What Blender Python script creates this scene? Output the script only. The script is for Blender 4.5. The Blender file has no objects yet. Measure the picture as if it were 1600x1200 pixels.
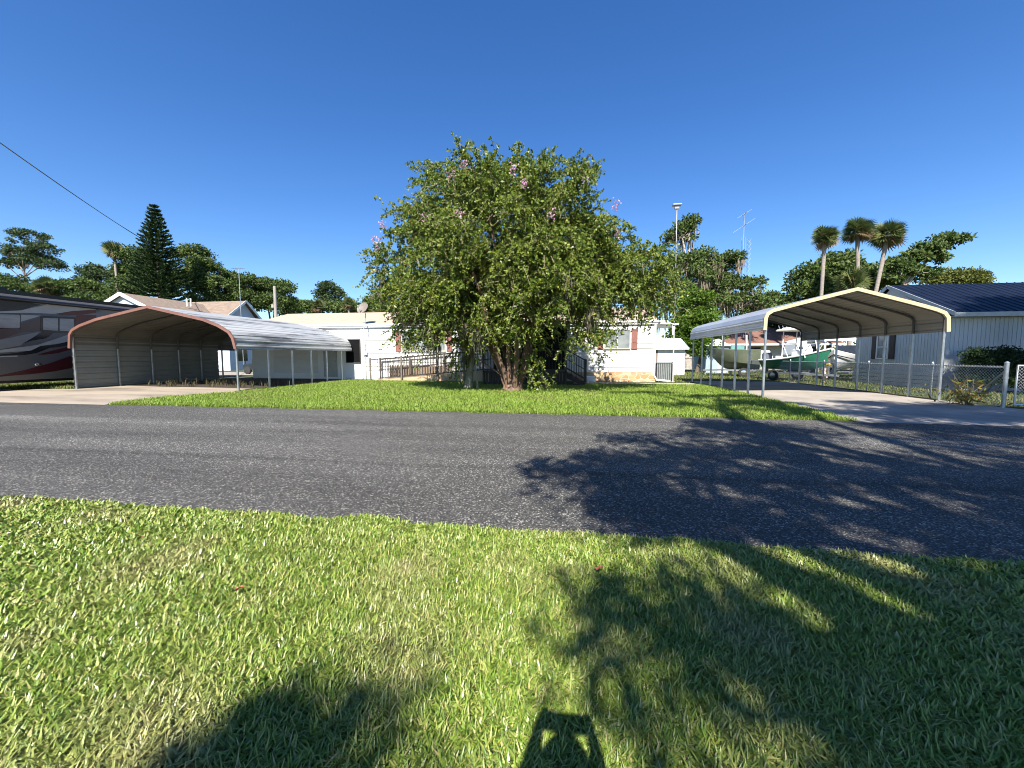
import bpy, math, random
import numpy as np
from mathutils import Vector, noise as mnoise
R_ = math.radians
scene = bpy.context.scene
COL = scene.collection
rng = np.random.default_rng(7)

# ------------------------------------------------------------------ camera
CAM_H = 1.40
PITCH, YAW, FPX = R_(4.187), R_(8.40), 601.0
cam = bpy.data.cameras.new('camera'); camo = bpy.data.objects.new('camera', cam); COL.objects.link(camo)
cam.sensor_fit = 'HORIZONTAL'; cam.sensor_width = 36; cam.lens = 36*FPX/1600
cam.clip_start = 0.03; cam.clip_end = 3000
camo.location = (0, 0, CAM_H); camo.rotation_euler = (math.pi/2-PITCH, 0, YAW)
scene.camera = camo
# ------------------------------------------------------------------ sky, sun, exposure
SUN_EL = R_(45)
w = bpy.data.worlds.new('World'); scene.world = w; w.use_nodes = True
nt = w.node_tree; bg = nt.nodes['Background']
sky = nt.nodes.new('ShaderNodeTexSky'); sky.sky_type = 'NISHITA'; sky.sun_disc = False
sky.sun_elevation = SUN_EL; sky.sun_rotation = math.pi
sky.altitude = 0; sky.air_density = 1.0; sky.dust_density = 0.2; sky.ozone_density = 4.0
hs = nt.nodes.new('ShaderNodeHueSaturation'); hs.inputs['Saturation'].default_value = 1.25; hs.inputs['Hue'].default_value = .509; nt.links.new(sky.outputs[0], hs.inputs['Color']); nt.links.new(hs.outputs[0], bg.inputs[0]); bg.inputs[1].default_value = 0.085
sun = bpy.data.lights.new('sun', 'SUN'); sun.energy = 5.0; sun.angle = R_(0.5); sun.color = (1, .945, .86)
suno = bpy.data.objects.new('sun', sun); COL.objects.link(suno); suno.rotation_euler = (math.pi/2-SUN_EL, 0, 0)
suno.location = (0, -30, 40)
vs = scene.view_settings; vs.view_transform = 'Standard'; vs.look = 'None'; vs.gamma = 1; vs.exposure = 1.22
scene.render.engine = 'CYCLES'
scene.cycles.max_bounces = 6; scene.cycles.diffuse_bounces = 3; scene.cycles.transmission_bounces = 4
scene.cycles.transparent_max_bounces = 8; scene.cycles.use_denoising = True; scene.cycles.filter_width = 1.0

# ------------------------------------------------------------------ helpers
_fw = np.array((-math.sin(YAW)*math.cos(PITCH), math.cos(YAW)*math.cos(PITCH), -math.sin(PITCH)))
_rt = np.array((math.cos(YAW), math.sin(YAW), 0.))
_up = np.array((-math.sin(YAW)*math.sin(PITCH), math.cos(YAW)*math.sin(PITCH), math.cos(PITCH)))
def _ray(px, py): return _fw + (px-800)/FPX*_rt + (600-py)/FPX*_up
def onY(px, py, Y):            # survey: world point of a sight line at depth Y
    d = _ray(px, py); t = Y/d[1]; return Vector((d[0]*t, Y, CAM_H+d[2]*t))
def onX(px, py, X):
    d = _ray(px, py); t = X/d[0]; return Vector((X, d[1]*t, CAM_H+d[2]*t))

def nodes_of(m):
    m.use_nodes = True; n = m.node_tree.nodes; return n, m.node_tree.links, n['Principled BSDF']
MATS = {}
def mat(name, c1, c2=None, scale=3., rough=.6, metal=0., bump=0., bscale=60., stretch=None, spec=.5, c3=None, lo=.35, hi=.65):
    if name in MATS: return MATS[name]
    m = bpy.data.materials.new(name); n, l, b = nodes_of(m); MATS[name] = m
    b.inputs['Roughness'].default_value = rough; b.inputs['Metallic'].default_value = metal
    b.inputs['Specular IOR Level'].default_value = spec
    tc = n.new('ShaderNodeTexCoord'); mp = n.new('ShaderNodeMapping'); l.new(tc.outputs['Object'], mp.inputs[0])
    if stretch: mp.inputs['Scale'].default_value = stretch
    c2 = c2 or tuple(x*.8 for x in c1)
    nz = n.new('ShaderNodeTexNoise'); nz.inputs['Scale'].default_value = scale; nz.inputs['Detail'].default_value = 6
    nz.inputs['Roughness'].default_value = .65
    l.new(mp.outputs[0], nz.inputs['Vector'])
    cr = n.new('ShaderNodeValToRGB'); e = cr.color_ramp.elements
    e[0].position = lo; e[0].color = (*c1, 1); e[1].position = hi; e[1].color = (*c2, 1)
    if c3: q = e.new((lo+hi)/2); q.color = (*c3, 1)
    l.new(nz.outputs[0], cr.inputs[0]); l.new(cr.outputs[0], b.inputs['Base Color'])
    if bump:
        nb = n.new('ShaderNodeTexNoise'); nb.inputs['Scale'].default_value = bscale; nb.inputs['Detail'].default_value = 4
        l.new(mp.outputs[0], nb.inputs['Vector'])
        bp = n.new('ShaderNodeBump'); bp.inputs['Strength'].default_value = bump; bp.inputs['Distance'].default_value = .02
        l.new(nb.outputs[0], bp.inputs['Height']); l.new(bp.outputs[0], b.inputs['Normal'])
    return m

def leafmat(name, cols, trans=.35, rough=.5, spec=.3, patch=0., patchcol=(.3, .24, .1), pscale=.9):
    """leaf colours spread over the per-leaf attribute rnd"""
    m = bpy.data.materials.new(name); n, l, b = nodes_of(m); MATS[name] = m
    at = n.new('ShaderNodeAttribute'); at.attribute_name = 'rnd'
    cr = n.new('ShaderNodeValToRGB'); e = cr.color_ramp.elements
    k = len(cols)
    e[0].position = 0; e[0].color = (*cols[0], 1); e[1].position = 1; e[1].color = (*cols[-1], 1)
    for i in range(1, k-1):
        q = e.new(i/(k-1)); q.color = (*cols[i], 1)
    l.new(at.outputs['Fac'], cr.inputs[0]); out = cr.outputs[0]
    if patch:
        g = n.new('ShaderNodeNewGeometry'); nz = n.new('ShaderNodeTexNoise'); nz.inputs['Scale'].default_value = pscale
        nz.inputs['Detail'].default_value = 5; l.new(g.outputs['Position'], nz.inputs['Vector'])
        r2 = n.new('ShaderNodeValToRGB'); r2.color_ramp.elements[0].position = .5; r2.color_ramp.elements[1].position = .72
        l.new(nz.outputs[0], r2.inputs[0])
        mu = n.new('ShaderNodeMath'); mu.operation = 'MULTIPLY'; mu.inputs[1].default_value = patch; l.new(r2.outputs[0], mu.inputs[0])
        mx = n.new('ShaderNodeMix'); mx.data_type = 'RGBA'; l.new(mu.outputs[0], mx.inputs[0]); l.new(out, mx.inputs[6])
        mx.inputs[7].default_value = (*patchcol, 1); out = mx.outputs[2]
    l.new(out, b.inputs['Base Color']); b.inputs['Roughness'].default_value = rough; b.inputs['Specular IOR Level'].default_value = spec
    if trans:
        tr = n.new('ShaderNodeBsdfTranslucent'); l.new(out, tr.inputs[0])
        ms = n.new('ShaderNodeMixShader'); ms.inputs[0].default_value = trans
        l.new(b.outputs[0], ms.inputs[1]); l.new(tr.outputs[0], ms.inputs[2]); l.new(ms.outputs[0], n['Material Output'].inputs[0])
    return m

ORG = {}
def thing(name, label, cat, loc=(0, 0, 0), group=None, rz=0):
    o = bpy.data.objects.new(name, None); COL.objects.link(o); o.location = loc; o.rotation_euler = (0, 0, rz)
    o.empty_display_size = .2
    o['label'] = label; o['category'] = cat
    if group: o['group'] = group
    ORG[o.name] = Vector(loc) if rz == 0 else Vector((0, 0, 0)); return o
def tag(o, label, cat, group=None):
    o['label'] = label; o['category'] = cat
    if group: o['group'] = group
    return o
def link(name, me, m, parent=None, origin=None):
    o = bpy.data.objects.new(name, me); COL.objects.link(o)
    if m: me.materials.append(m)
    if parent: o.parent = parent; ORG[o.name] = ORG[parent.name]
    else:
        ORG[o.name] = Vector(origin or (0, 0, 0)); o.location = ORG[o.name]
    return o
def dup(root, loc, label=None):
    r = root.copy(); COL.objects.link(r); r.location = loc
    if label: r['label'] = label
    for ch in list(root.children):
        c = ch.copy(); COL.objects.link(c); c.parent = r
        for g in ch.children:
            d = g.copy(); COL.objects.link(d); d.parent = c
    return r

class MB:
    def __init__(s): s.v = []; s.f = []
    def add(s, vs, fs):
        k = len(s.v); s.v += [tuple(p) for p in vs]; s.f += [tuple(i+k for i in f) for f in fs]; return s
    def box(s, x0, x1, y0, y1, z0, z1):
        v = [(x0, y0, z0), (x1, y0, z0), (x1, y1, z0), (x0, y1, z0), (x0, y0, z1), (x1, y0, z1), (x1, y1, z1), (x0, y1, z1)]
        return s.add(v, [(0, 3, 2, 1), (4, 5, 6, 7), (0, 1, 5, 4), (1, 2, 6, 5), (2, 3, 7, 6), (3, 0, 4, 7)])
    def bbox(s, x0, x1, y0, y1, z0, z1, b=.02):   # box with chamfered vertical and top edges
        p = [(x0+b, y0), (x1-b, y0), (x1, y0+b), (x1, y1-b), (x1-b, y1), (x0+b, y1), (x0, y1-b), (x0, y0+b)]
        cx, cy = (x0+x1)/2, (y0+y1)/2
        q = [(cx+(x-cx)*(1-2*b/max(x1-x0, .01)), cy+(y-cy)*(1-2*b/max(y1-y0, .01))) for x, y in p]
        v = [(x, y, z0) for x, y in p]+[(x, y, z1-b) for x, y in p]+[(x, y, z1) for x, y in q]
        f = [tuple(range(7, -1, -1)), tuple(range(16, 24))]
        for r in (0, 8):
            for i in range(8): f.append((r+i, r+(i+1) % 8, r+8+(i+1) % 8, r+8+i))
        return s.add(v, f)
    def bar(s, a, b, wx, wz=None):               # rectangular bar between two points
        a, b = Vector(a), Vector(b); d = (b-a).normalized(); wz = wz or wx
        u = d.cross(Vector((0, 0, 1)))
        if u.length < 1e-4: u = Vector((1, 0, 0))
        u.normalize(); t = u.cross(d).normalized()
        v = []
        for p in (a, b):
            for su, st in ((-1, -1), (1, -1), (1, 1), (-1, 1)): v.append(p+u*su*wx/2+t*st*wz/2)
        return s.add(v, [(0, 1, 2, 3), (7, 6, 5, 4), (0, 4, 5, 1), (1, 5, 6, 2), (2, 6, 7, 3), (3, 7, 4, 0)])
    def tube(s, pts, r, n=8, cap=True):
        pts = [Vector(p) for p in pts]; rs = r if hasattr(r, '__len__') else [r]*len(pts)
        ref = None; v = []; f = []
        for i, p in enumerate(pts):
            d = (pts[min(i+1, len(pts)-1)]-pts[max(i-1, 0)]).normalized()
            if ref is None:
                ref = d.cross(Vector((0, 0, 1)));
                if ref.length < .05: ref = d.cross(Vector((1, 0, 0)))
            ref = (ref-d*ref.dot(d)).normalized(); t = d.cross(ref)
            for k in range(n):
                a = 2*math.pi*k/n; v.append(p+(ref*math.cos(a)+t*math.sin(a))*rs[i])
        for i in range(len(pts)-1):
            for k in range(n): f.append((i*n+k, i*n+(k+1) % n, (i+1)*n+(k+1) % n, (i+1)*n+k))
        if cap: f += [tuple(range(n-1, -1, -1)), tuple((len(pts)-1)*n+k for k in range(n))]
        return s.add(v, f)
    def lathe(s, c, prof, n=16, axis='z'):
        v = []; f = []
        for r, h in prof:
            for k in range(n):
                a = 2*math.pi*k/n; x, y = r*math.cos(a), r*math.sin(a)
                v.append((c[0]+x, c[1]+y, c[2]+h) if axis == 'z' else (c[0]+h, c[1]+x, c[2]+y) if axis == 'x' else (c[0]+x, c[1]+h, c[2]+y))
        for i in range(len(prof)-1):
            for k in range(n): f.append((i*n+k, i*n+(k+1) % n, (i+1)*n+(k+1) % n, (i+1)*n+k))
        f += [tuple(range(n-1, -1, -1)), tuple((len(prof)-1)*n+k for k in range(n))]
        return s.add(v, f)
    def prism(s, poly, d):                       # 3-D polygon extruded by vector d
        n = len(poly); d = Vector(d); a = [Vector(p) for p in poly]
        return s.add(a+[p+d for p in a], [tuple(range(n)), tuple(range(2*n-1, n-1, -1))]+[(i, i+n, (i+1) % n+n, (i+1) % n) for i in range(n)])
    def extr(s, prof, y0, y1):                   # open XZ profile extruded along Y
        n = len(prof)
        return s.add([(x, y0, z) for x, z in prof]+[(x, y1, z) for x, z in prof], [(i, i+1, n+i+1, n+i) for i in range(n-1)])
    def build(s, name, m, parent=None, smooth=False, origin=None):
        me = bpy.data.meshes.new(name)
        o = ORG[parent.name] if parent else Vector(origin or (0, 0, 0))
        me.from_pydata([(p[0]-o.x, p[1]-o.y, p[2]-o.z) for p in s.v], [], s.f); me.update()
        if smooth:
            me.polygons.foreach_set('use_smooth', [True]*len(me.polygons)); me.set_sharp_from_angle(angle=.7)
        return link(name, me, m, parent, origin)

def structure(o): o['kind'] = 'structure'; return o

def quads_np(name, V, m, parent=None, rnd=None, origin=None, nv=4, smooth=False):
    """V: (N, nv, 3) one polygon each"""
    N = len(V); me = bpy.data.meshes.new(name)
    o = np.array(ORG[parent.name] if parent else Vector(origin or (0, 0, 0)))
    me.vertices.add(N*nv); me.vertices.foreach_set('co', (V-o).astype(np.float32).ravel())
    me.loops.add(N*nv); me.loops.foreach_set('vertex_index', np.arange(N*nv, dtype=np.int32))
    me.polygons.add(N); me.polygons.foreach_set('loop_start', np.arange(0, N*nv, nv, dtype=np.int32))
    if rnd is not None:
        a = me.attributes.new('rnd', 'FLOAT', 'POINT'); a.data.foreach_set('value', np.repeat(rnd, nv).astype(np.float32))
    me.update(); me.validate()
    return link(name, me, m, parent, origin)
def unit(a): return a/np.maximum(np.linalg.norm(a, axis=-1, keepdims=True), 1e-9)
def leaf_quads(P, D, L, W, fold=.18):
    """leaves: base P, direction D, length L, width W -> (N,4,3)"""
    D = unit(D); Rn = unit(rng.normal(size=D.shape)); S = unit(np.cross(D, Rn)); Nn = np.cross(S, D)
    L = np.asarray(L).reshape(-1, 1); W = np.asarray(W).reshape(-1, 1)
    mid = P+D*L*.45
    return np.stack([P, mid+S*W*.5+Nn*W*fold, P+D*L, mid-S*W*.5+Nn*W*fold], 1)

# ------------------------------------------------------------------ materials
GALV = mat('galvanised_steel', (.42, .45, .47), (.28, .31, .33), 6, .42, .75)
WHITE = mat('white_paint', (.80, .80, .78), (.74, .74, .72), 1.2, .5)
SIDING = mat('white_siding', (.70, .70, .67), (.60, .59, .56), .8, .5, stretch=(.5, 1, 2.5))
TRIMW = mat('white_trim', (.78, .78, .75), (.70, .69, .66), 2, .45)
DARKMETAL = mat('black_iron', (.018, .016, .015), (.03, .026, .024), 8, .5)
DARKGLASS = mat('dark_glass', (.015, .018, .02), (.03, .035, .04), 2, .08, spec=.8)
PANE = mat('window_glass', (.11, .13, .14), (.25, .27, .27), 1.6, .08, spec=.8)
RUBBER = mat('tyre_rubber', (.018, .018, .018), (.03, .03, .03), 8, .8)
BARK = mat('bark', (.16, .12, .085), (.07, .052, .038), 7, .9, bump=.8, bscale=22, stretch=(1, 1, .3))
PALEBARK = mat('pale_bark', (.42, .33, .25), (.17, .12, .085), 5, .85, bump=.5, bscale=18, stretch=(1, 1, .25))
PALMBARK = mat('palm_bark', (.33, .29, .25), (.19, .16, .13), 6, .9, bump=.5, stretch=(1, 1, 3))
PALEMOSS = leafmat('pale_moss', [(.20, .165, .12), (.30, .25, .18), (.38, .32, .24)], .2, .9, .1)
MOSS = leafmat('spanish_moss', [(.08, .085, .055), (.14, .13, .09), (.22, .19, .14)], .2, .9, .1)
CONC = mat('concrete', (.36, .325, .275), (.22, .195, .165), .55, .9, bump=.25, bscale=40, c3=(.31, .275, .235))
SOIL = mat('shade_darkened_soil', (.03, .022, .015), (.055, .04, .026), 5, .95, bump=.6)  # bare soil, its colour darkened further to stand for carport shade
CHROME = mat('chrome', (.75, .75, .75), (.65, .65, .65), 3, .15, 1)

# ------------------------------------------------------------------ ground, road, drives
def sheet(name, poly, z, m):
    me = bpy.data.meshes.new(name); me.from_pydata([(x, y, z) for x, y in poly], [], [tuple(range(len(poly)))]); me.update()
    return structure(link(name, me, m))
gm = mat('ground_turf', (.035, .055, .014), (.085, .075, .035), 1.4, .95, bump=.9, bscale=35, c3=(.055, .07, .02))
sheet('ground', [(-700, -300), (700, -300), (700, 900), (-700, 900)], 0, gm)

am = bpy.data.materials.new('asphalt'); n, l, b = nodes_of(am)
tc = n.new('ShaderNodeTexCoord')
n1 = n.new('ShaderNodeTexNoise'); n1.inputs['Scale'].default_value = .8; n1.inputs['Detail'].default_value = 6; n1.inputs['Roughness'].default_value = .7
mp = n.new('ShaderNodeMapping'); mp.inputs['Scale'].default_value = (.12, 1, 1); l.new(tc.outputs['Object'], mp.inputs[0]); l.new(mp.outputs[0], n1.inputs['Vector'])
r1 = n.new('ShaderNodeValToRGB'); r1.color_ramp.elements[0].position = .32; r1.color_ramp.elements[0].color = (.055, .053, .049, 1)
r1.color_ramp.elements[1].position = .75; r1.color_ramp.elements[1].color = (.120, .116, .107, 1); l.new(n1.outputs[0], r1.inputs[0])
vo = n.new('ShaderNodeTexVoronoi'); vo.inputs['Scale'].default_value = 88; l.new(tc.outputs['Object'], vo.inputs['Vector'])
r2 = n.new('ShaderNodeValToRGB'); e = r2.color_ramp.elements
e[0].position = 0; e[0].color = (.28, .28, .28, 1); e[1].position = 1; e[1].color = (4.2, 4.2, 4.0, 1)
q = e.new(.55); q.color = (.75, .75, .75, 1); q = e.new(.86); q.color = (1.2, 1.2, 1.2, 1)
sx = n.new('ShaderNodeSeparateColor'); l.new(vo.outputs['Color'], sx.inputs[0]); l.new(sx.outputs[0], r2.inputs[0])
mx = n.new('ShaderNodeMix'); mx.data_type = 'RGBA'; mx.blend_type = 'MULTIPLY'; mx.inputs[0].default_value = 1
l.new(r1.outputs[0], mx.inputs[6]); l.new(r2.outputs[0], mx.inputs[7])
# worn wheel streaks running along the road
sp = n.new('ShaderNodeSeparateXYZ'); l.new(tc.outputs['Object'], sp.inputs[0])
n3 = n.new('ShaderNodeTexNoise'); n3.inputs['Scale'].default_value = .25; n3.inputs['Detail'].default_value = 3; l.new(tc.outputs['Object'], n3.inputs['Vector'])
def streak(y0, wd, fac, prev):
    a = n.new('ShaderNodeMath'); a.operation = 'MULTIPLY_ADD'; l.new(n3.outputs[0], a.inputs[0]); a.inputs[1].default_value = .35; l.new(sp.outputs[1], a.inputs[2])
    s_ = n.new('ShaderNodeMath'); s_.operation = 'SUBTRACT'; l.new(a.outputs[0], s_.inputs[0]); s_.inputs[1].default_value = y0+.17
    ab = n.new('ShaderNodeMath'); ab.operation = 'ABSOLUTE'; l.new(s_.outputs[0], ab.inputs[0])
    mr = n.new('ShaderNodeMapRange'); l.new(ab.outputs[0], mr.inputs[0]); mr.inputs[1].default_value = 0; mr.inputs[2].default_value = wd
    mr.inputs[3].default_value = fac; mr.inputs[4].default_value = 1; mr.interpolation_type = 'SMOOTHSTEP'
    m2 = n.new('ShaderNodeMix'); m2.data_type = 'RGBA'; m2.blend_type = 'MULTIPLY'; m2.inputs[0].default_value = 1
    l.new(prev, m2.inputs[6]); l.new(mr.outputs[0], m2.inputs[7]); return m2.outputs[2]
o_ = streak(6.9, .5, 1.45, mx.outputs[2]); o_ = streak(4.6, .12, .72, o_); o_ = streak(5.2, .7, 1.2, o_)
l.new(o_, b.inputs['Base Color']); b.inputs['Roughness'].default_value = .85; b.inputs['Specular IOR Level'].default_value = .3
bp = n.new('ShaderNodeBump'); bp.inputs['Strength'].default_value = .5; bp.inputs['Distance'].default_value = .01; l.new(vo.outputs['Distance'], bp.inputs['Height']); l.new(bp.outputs[0], b.inputs['Normal'])
random.seed(3)
near = [(-300, 2.92)]+[(x*.25, 2.93+random.uniform(-.02, .03)) for x in range(-60, 80)]+[(300, 2.94)]
far = [(300, 8.9)]+[(x*.5, 9.12+.0*x+random.uniform(-.03, .03)) for x in range(40, -50, -1)]+[(-300, 9.4)]
sheet('road', near+far, .006, am)
CONCL = mat('weathered_concrete', (.36, .30, .225), (.18, .145, .11), .45, .9, bump=.25, bscale=40, c3=(.30, .25, .19), stretch=(.5, 1.4, 1))
sheet('left_driveway', [(-30, 9.15), (-13.1, 9.08), (-13.5, 10.8), (-12.9, 12.2), (-12.55, 13.2), (-12.6, 14.4), (-15.0, 14.7), (-18.1, 14.8), (-20.4, 15.1), (-20.5, 13.3), (-24, 12.6), (-30, 12.4)], .010, CONCL)
sheet('right_driveway', [(6.05, 8.98), (13.0, 8.85), (11.75, 11.3), (11.55, 13.6), (11.65, 22.6), (6.45, 22.6), (6.45, 16), (6.25, 12)], .010, CONC)
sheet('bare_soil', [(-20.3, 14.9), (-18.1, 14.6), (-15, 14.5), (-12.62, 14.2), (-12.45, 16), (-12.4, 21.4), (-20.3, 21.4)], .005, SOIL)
sheet('walkway', [(.2, 19.5), (6.4, 19.2), (6.42, 20.6), (.3, 20.5)], .012, mat('path_concrete', (.42, .37, .29), (.3, .25, .19), 1.2, .9, bump=.3))
sheet('side_yard_slab', [(-40, 24.6), (-20.3, 24.6), (-20.3, 29), (-40, 29)], .010, CONC)

# ------------------------------------------------------------------ grass
def grass(name, P, L, W, m, lean=(25, 75), kind='stuff'):
    N = len(P); az = rng.uniform(0, 2*np.pi, N); ln = np.radians(rng.uniform(*lean, N))
    h = np.stack([np.cos(az), np.sin(az), np.zeros(N)], 1); up = np.array([0, 0, 1.])
    s = np.stack([-np.sin(az), np.cos(az), np.zeros(N)], 1); tw = rng.normal(0, .5, N)[:, None]
    s = unit(s+up*tw*.6)
    L = L[:, None]; W = W[:, None]
    d1 = h*np.sin(ln*.6)[:, None]+up*np.cos(ln*.6)[:, None]; d2 = h*np.sin(np.minimum(ln*1.3, 1.7))[:, None]+up*np.cos(np.minimum(ln*1.3, 1.7))[:, None]
    P3 = np.concatenate([P, np.zeros((N, 1))], 1); mid = P3+d1*L*.5; tip = mid+d2*L*.5
    V = np.stack([P3-s*W*.4, P3+s*W*.4, mid+s*W*.5, mid-s*W*.5, tip], 1)     # 5 verts
    me = bpy.data.meshes.new(name); me.vertices.add(N*5); me.vertices.foreach_set('co', V.astype(np.float32).ravel())
    idx = np.arange(N)[:, None]*5+np.array([0, 1, 2, 3, 3, 2, 4])
    me.loops.add(N*7); me.loops.foreach_set('vertex_index', idx.astype(np.int32).ravel())
    me.polygons.add(2*N); ls = (np.arange(N)[:, None]*7+np.array([0, 4])).ravel(); me.polygons.foreach_set('loop_start', ls.astype(np.int32))
    a = me.attributes.new('rnd', 'FLOAT', 'POINT'); a.data.foreach_set('value', np.repeat(rng.beta(1.3, 1.3, N), 5).astype(np.float32))
    me.update(); me.validate()
    o = link(name, me, m); o['kind'] = 'stuff'; return o
def road_edge(x): return 2.95+.014*np.sin(x*2.3)+.014*np.sin(x*7.1+1)+.012*np.sin(x*17)-.05*np.exp(-((x+2.15)/.16)**2)+.07*np.exp(-((x+1.6)/.22)**2)
gn = leafmat('lawn_blades', [(.44, .38, .17), (.27, .33, .055), (.17, .27, .030), (.075, .145, .016), (.38, .43, .10)], .16, .38, .5, .5, (.38, .31, .16), 1.6)
N = 760000
rr = np.sqrt(rng.uniform(.5**2, 1, N))
X = rng.normal(0, 1, N)*3.6; Y = rng.uniform(.2, 3.15, N)
dist = np.hypot(X, Y); keep = (rng.uniform(0, 1, N) < np.clip(2.6/dist**1.1, .12, 1)) & (Y < road_edge(X)) & (np.abs(X) < 12)
P = np.stack([X[keep], Y[keep]], 1); dk = dist[keep]
L = rng.uniform(.022, .078, len(P))*np.where(P[:, 1] > 2.7, .8, 1); W = rng.uniform(.0042, .0085, len(P))*np.clip(dk/2.2, 1, 2.2)
nb_ = 700; bx_ = rng.uniform(-5.5, 4.5, nb_); by_ = rng.uniform(.9, 2.85, nb_)      # scattered broad-leaved weeds
k_ = rng.integers(2, 5, nb_); P = np.concatenate([P, np.repeat(np.stack([bx_, by_], 1), k_, 0)+rng.normal(0, .012, (k_.sum(), 2))])
L = np.concatenate([L, rng.uniform(.04, .07, k_.sum())]); W = np.concatenate([W, rng.uniform(.014, .026, k_.sum())])
grass('front_lawn_grass', P, L, W, gn, (25, 82))
sheet('lawn_thatch', [(-40, -12), (40, -12), (40, 2.93), (-40, 2.93)], .002, mat('thatch', (.016, .022, .008), (.045, .038, .018), 9, .95, bump=.8))
gn2 = leafmat('yard_blades', [(.32, .34, .10), (.22, .32, .045), (.16, .27, .03), (.25, .36, .055), (.30, .40, .08)], .35, .5, .25, .55, (.27, .25, .09), .55)
N = 230000
X = rng.uniform(-13.4, 6.6, N); Y = 9.1+11.6*rng.uniform(0, 1, N)**1.25
le = np.interp(Y, [9, 9.5, 10.8, 12.2, 13.1, 21], [-13.0, -13.2, -13.45, -12.95, -12.6, -12.4])+.05*np.sin(Y*9)
re = np.interp(Y, [9, 12, 16, 22], [6.1, 6.3, 6.48, 6.5])+.06*np.sin(Y*7)
keep = (X > le) & (X < re) & ~((Y > 19.35) & (X > -.2)) & ~((Y > 17.9) & (X > -4.3) & (X < .8)) & ~((Y > 20.0) & (X < -4.3)) & (Y > 9.17+.05*np.sin(X*6)+.04*np.sin(X*2.2+1))
P = np.stack([X[keep], Y[keep]], 1)
grass('yard_lawn_grass', P, rng.uniform(.05, .135, len(P)), rng.uniform(.010, .018, len(P)), gn2, (15, 70))
N = 60000
X = rng.uniform(4.6, 34, N); Y = rng.uniform(10.5, 40, N)
keep = (((X > 11.85) & (Y < 22.7)) | (Y > 22.7)) & ~((X > 14.8) & (Y > 17.7) & (Y < 24.6)) & (X < 6+Y*1.2)
keep |= ((X > 4.7) & (X < 6.3) & (Y > 20.8))
P = np.stack([X[keep], Y[keep]], 1)
gn3 = leafmat('side_blades', [(.22, .20, .08), (.16, .19, .05), (.12, .165, .035), (.17, .2, .06)], .3, .6, .2, .5, (.3, .25, .13), .4)
grass('side_yard_grass', P, rng.uniform(.06, .15, len(P)), rng.uniform(.02, .035, len(P)), gn3, (15, 70))
N = 9000
P = np.stack([rng.uniform(-29, -20.9, N), rng.uniform(12.7, 16.5, N)], 1)
P = P[P[:, 1] > 13.3-.12*(P[:, 0]+20)*-1*.6]
grass('verge_grass', P, rng.uniform(.08, .2, len(P)), rng.uniform(.015, .03, len(P)), gn3, (12, 60))
# dry weeds on the soil under the left carport
N = 90; cx = rng.uniform(-20, -12.7, N); cy = rng.uniform(14.9, 17.5, N)
P = np.repeat(np.stack([cx, cy], 1), 7, 0)+rng.normal(0, .05, (N*7, 2))
grass('carport_weeds', P, rng.uniform(.15, .42, len(P)), rng.uniform(.012, .025, len(P)), leafmat('weed_blades', [(.2, .17, .10), (.12, .11, .06), (.06, .065, .03)], .3, .8, .1), (5, 50))
# fallen leaves on the front lawn
for i, (px, X0, Y0, c, lab) in enumerate(((0, .20, 2.38, (.30, .08, .045), 'curled reddish leaf lying on the lawn just below the road edge'),
                         (0, -1.86, 1.86, (.36, .10, .05), 'red brown leaf lying on the sunny left part of the lawn'),
                         (0, -3.1, 2.3, (.22, .11, .05), 'dull brown leaf lying in the far left lawn'))):
    m_ = MB(); k = 7
    pts = [(X0+.026*t, Y0+.012*t*t, .065+.012*math.sin(3*t)) for t in np.linspace(-1, 1, k)]
    wv = [.002, .009, .014, .015, .013, .007, .001]
    vv = []; ff = []
    for p, ww in zip(pts, wv): vv += [(p[0], p[1]-ww, p[2]+.008), p, (p[0], p[1]+ww, p[2]+.01)]
    for a_ in range(k-1):
        for c_ in (0, 1): ff.append((a_*3+c_, a_*3+c_+1, a_*3+c_+4, a_*3+c_+3))
    m_.add(vv, ff)
    tag(m_.build('fallen_leaf', mat('dry_leaf_%d' % i, c, None, 30, .6), None, True, (X0, Y0, .06)), lab, 'leaf', 'fallen leaves on the lawn')

# ------------------------------------------------------------------ carports
def ribbed(pts, step=.22, h=.020, wd=.045):
    """polyline with small raised ribs at even spacing (normal to the left of travel)"""
    out = []; acc = step*.5
    for (x0, z0), (x1, z1) in zip(pts, pts[1:]):
        L = math.hypot(x1-x0, z1-z0); ux, uz = (x1-x0)/L, (z1-z0)/L; nx, nz = -uz, ux
        out.append((x0, z0))
        if L > .3:
            k = max(1, round(L/step)); st = L/k
            for i in range(k):
                c = st*(i+.5)
                for o, hh in ((-wd, 0), (-wd*.4, h), (wd*.4, h), (wd, 0)): out.append((x0+ux*(c+o)+nx*hh, z0+uz*(c+o)+nz*hh))
    out.append(pts[-1]); return out
def offset(pts, d):
    out = []
    for i, p in enumerate(pts):
        a = pts[max(i-1, 0)]; c = pts[min(i+1, len(pts)-1)]
        L = math.hypot(c[0]-a[0], c[1]-a[1]); out.append((p[0]-(c[1]-a[1])/L*d, p[1]+(c[0]-a[0])/L*d))
    return out
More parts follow.
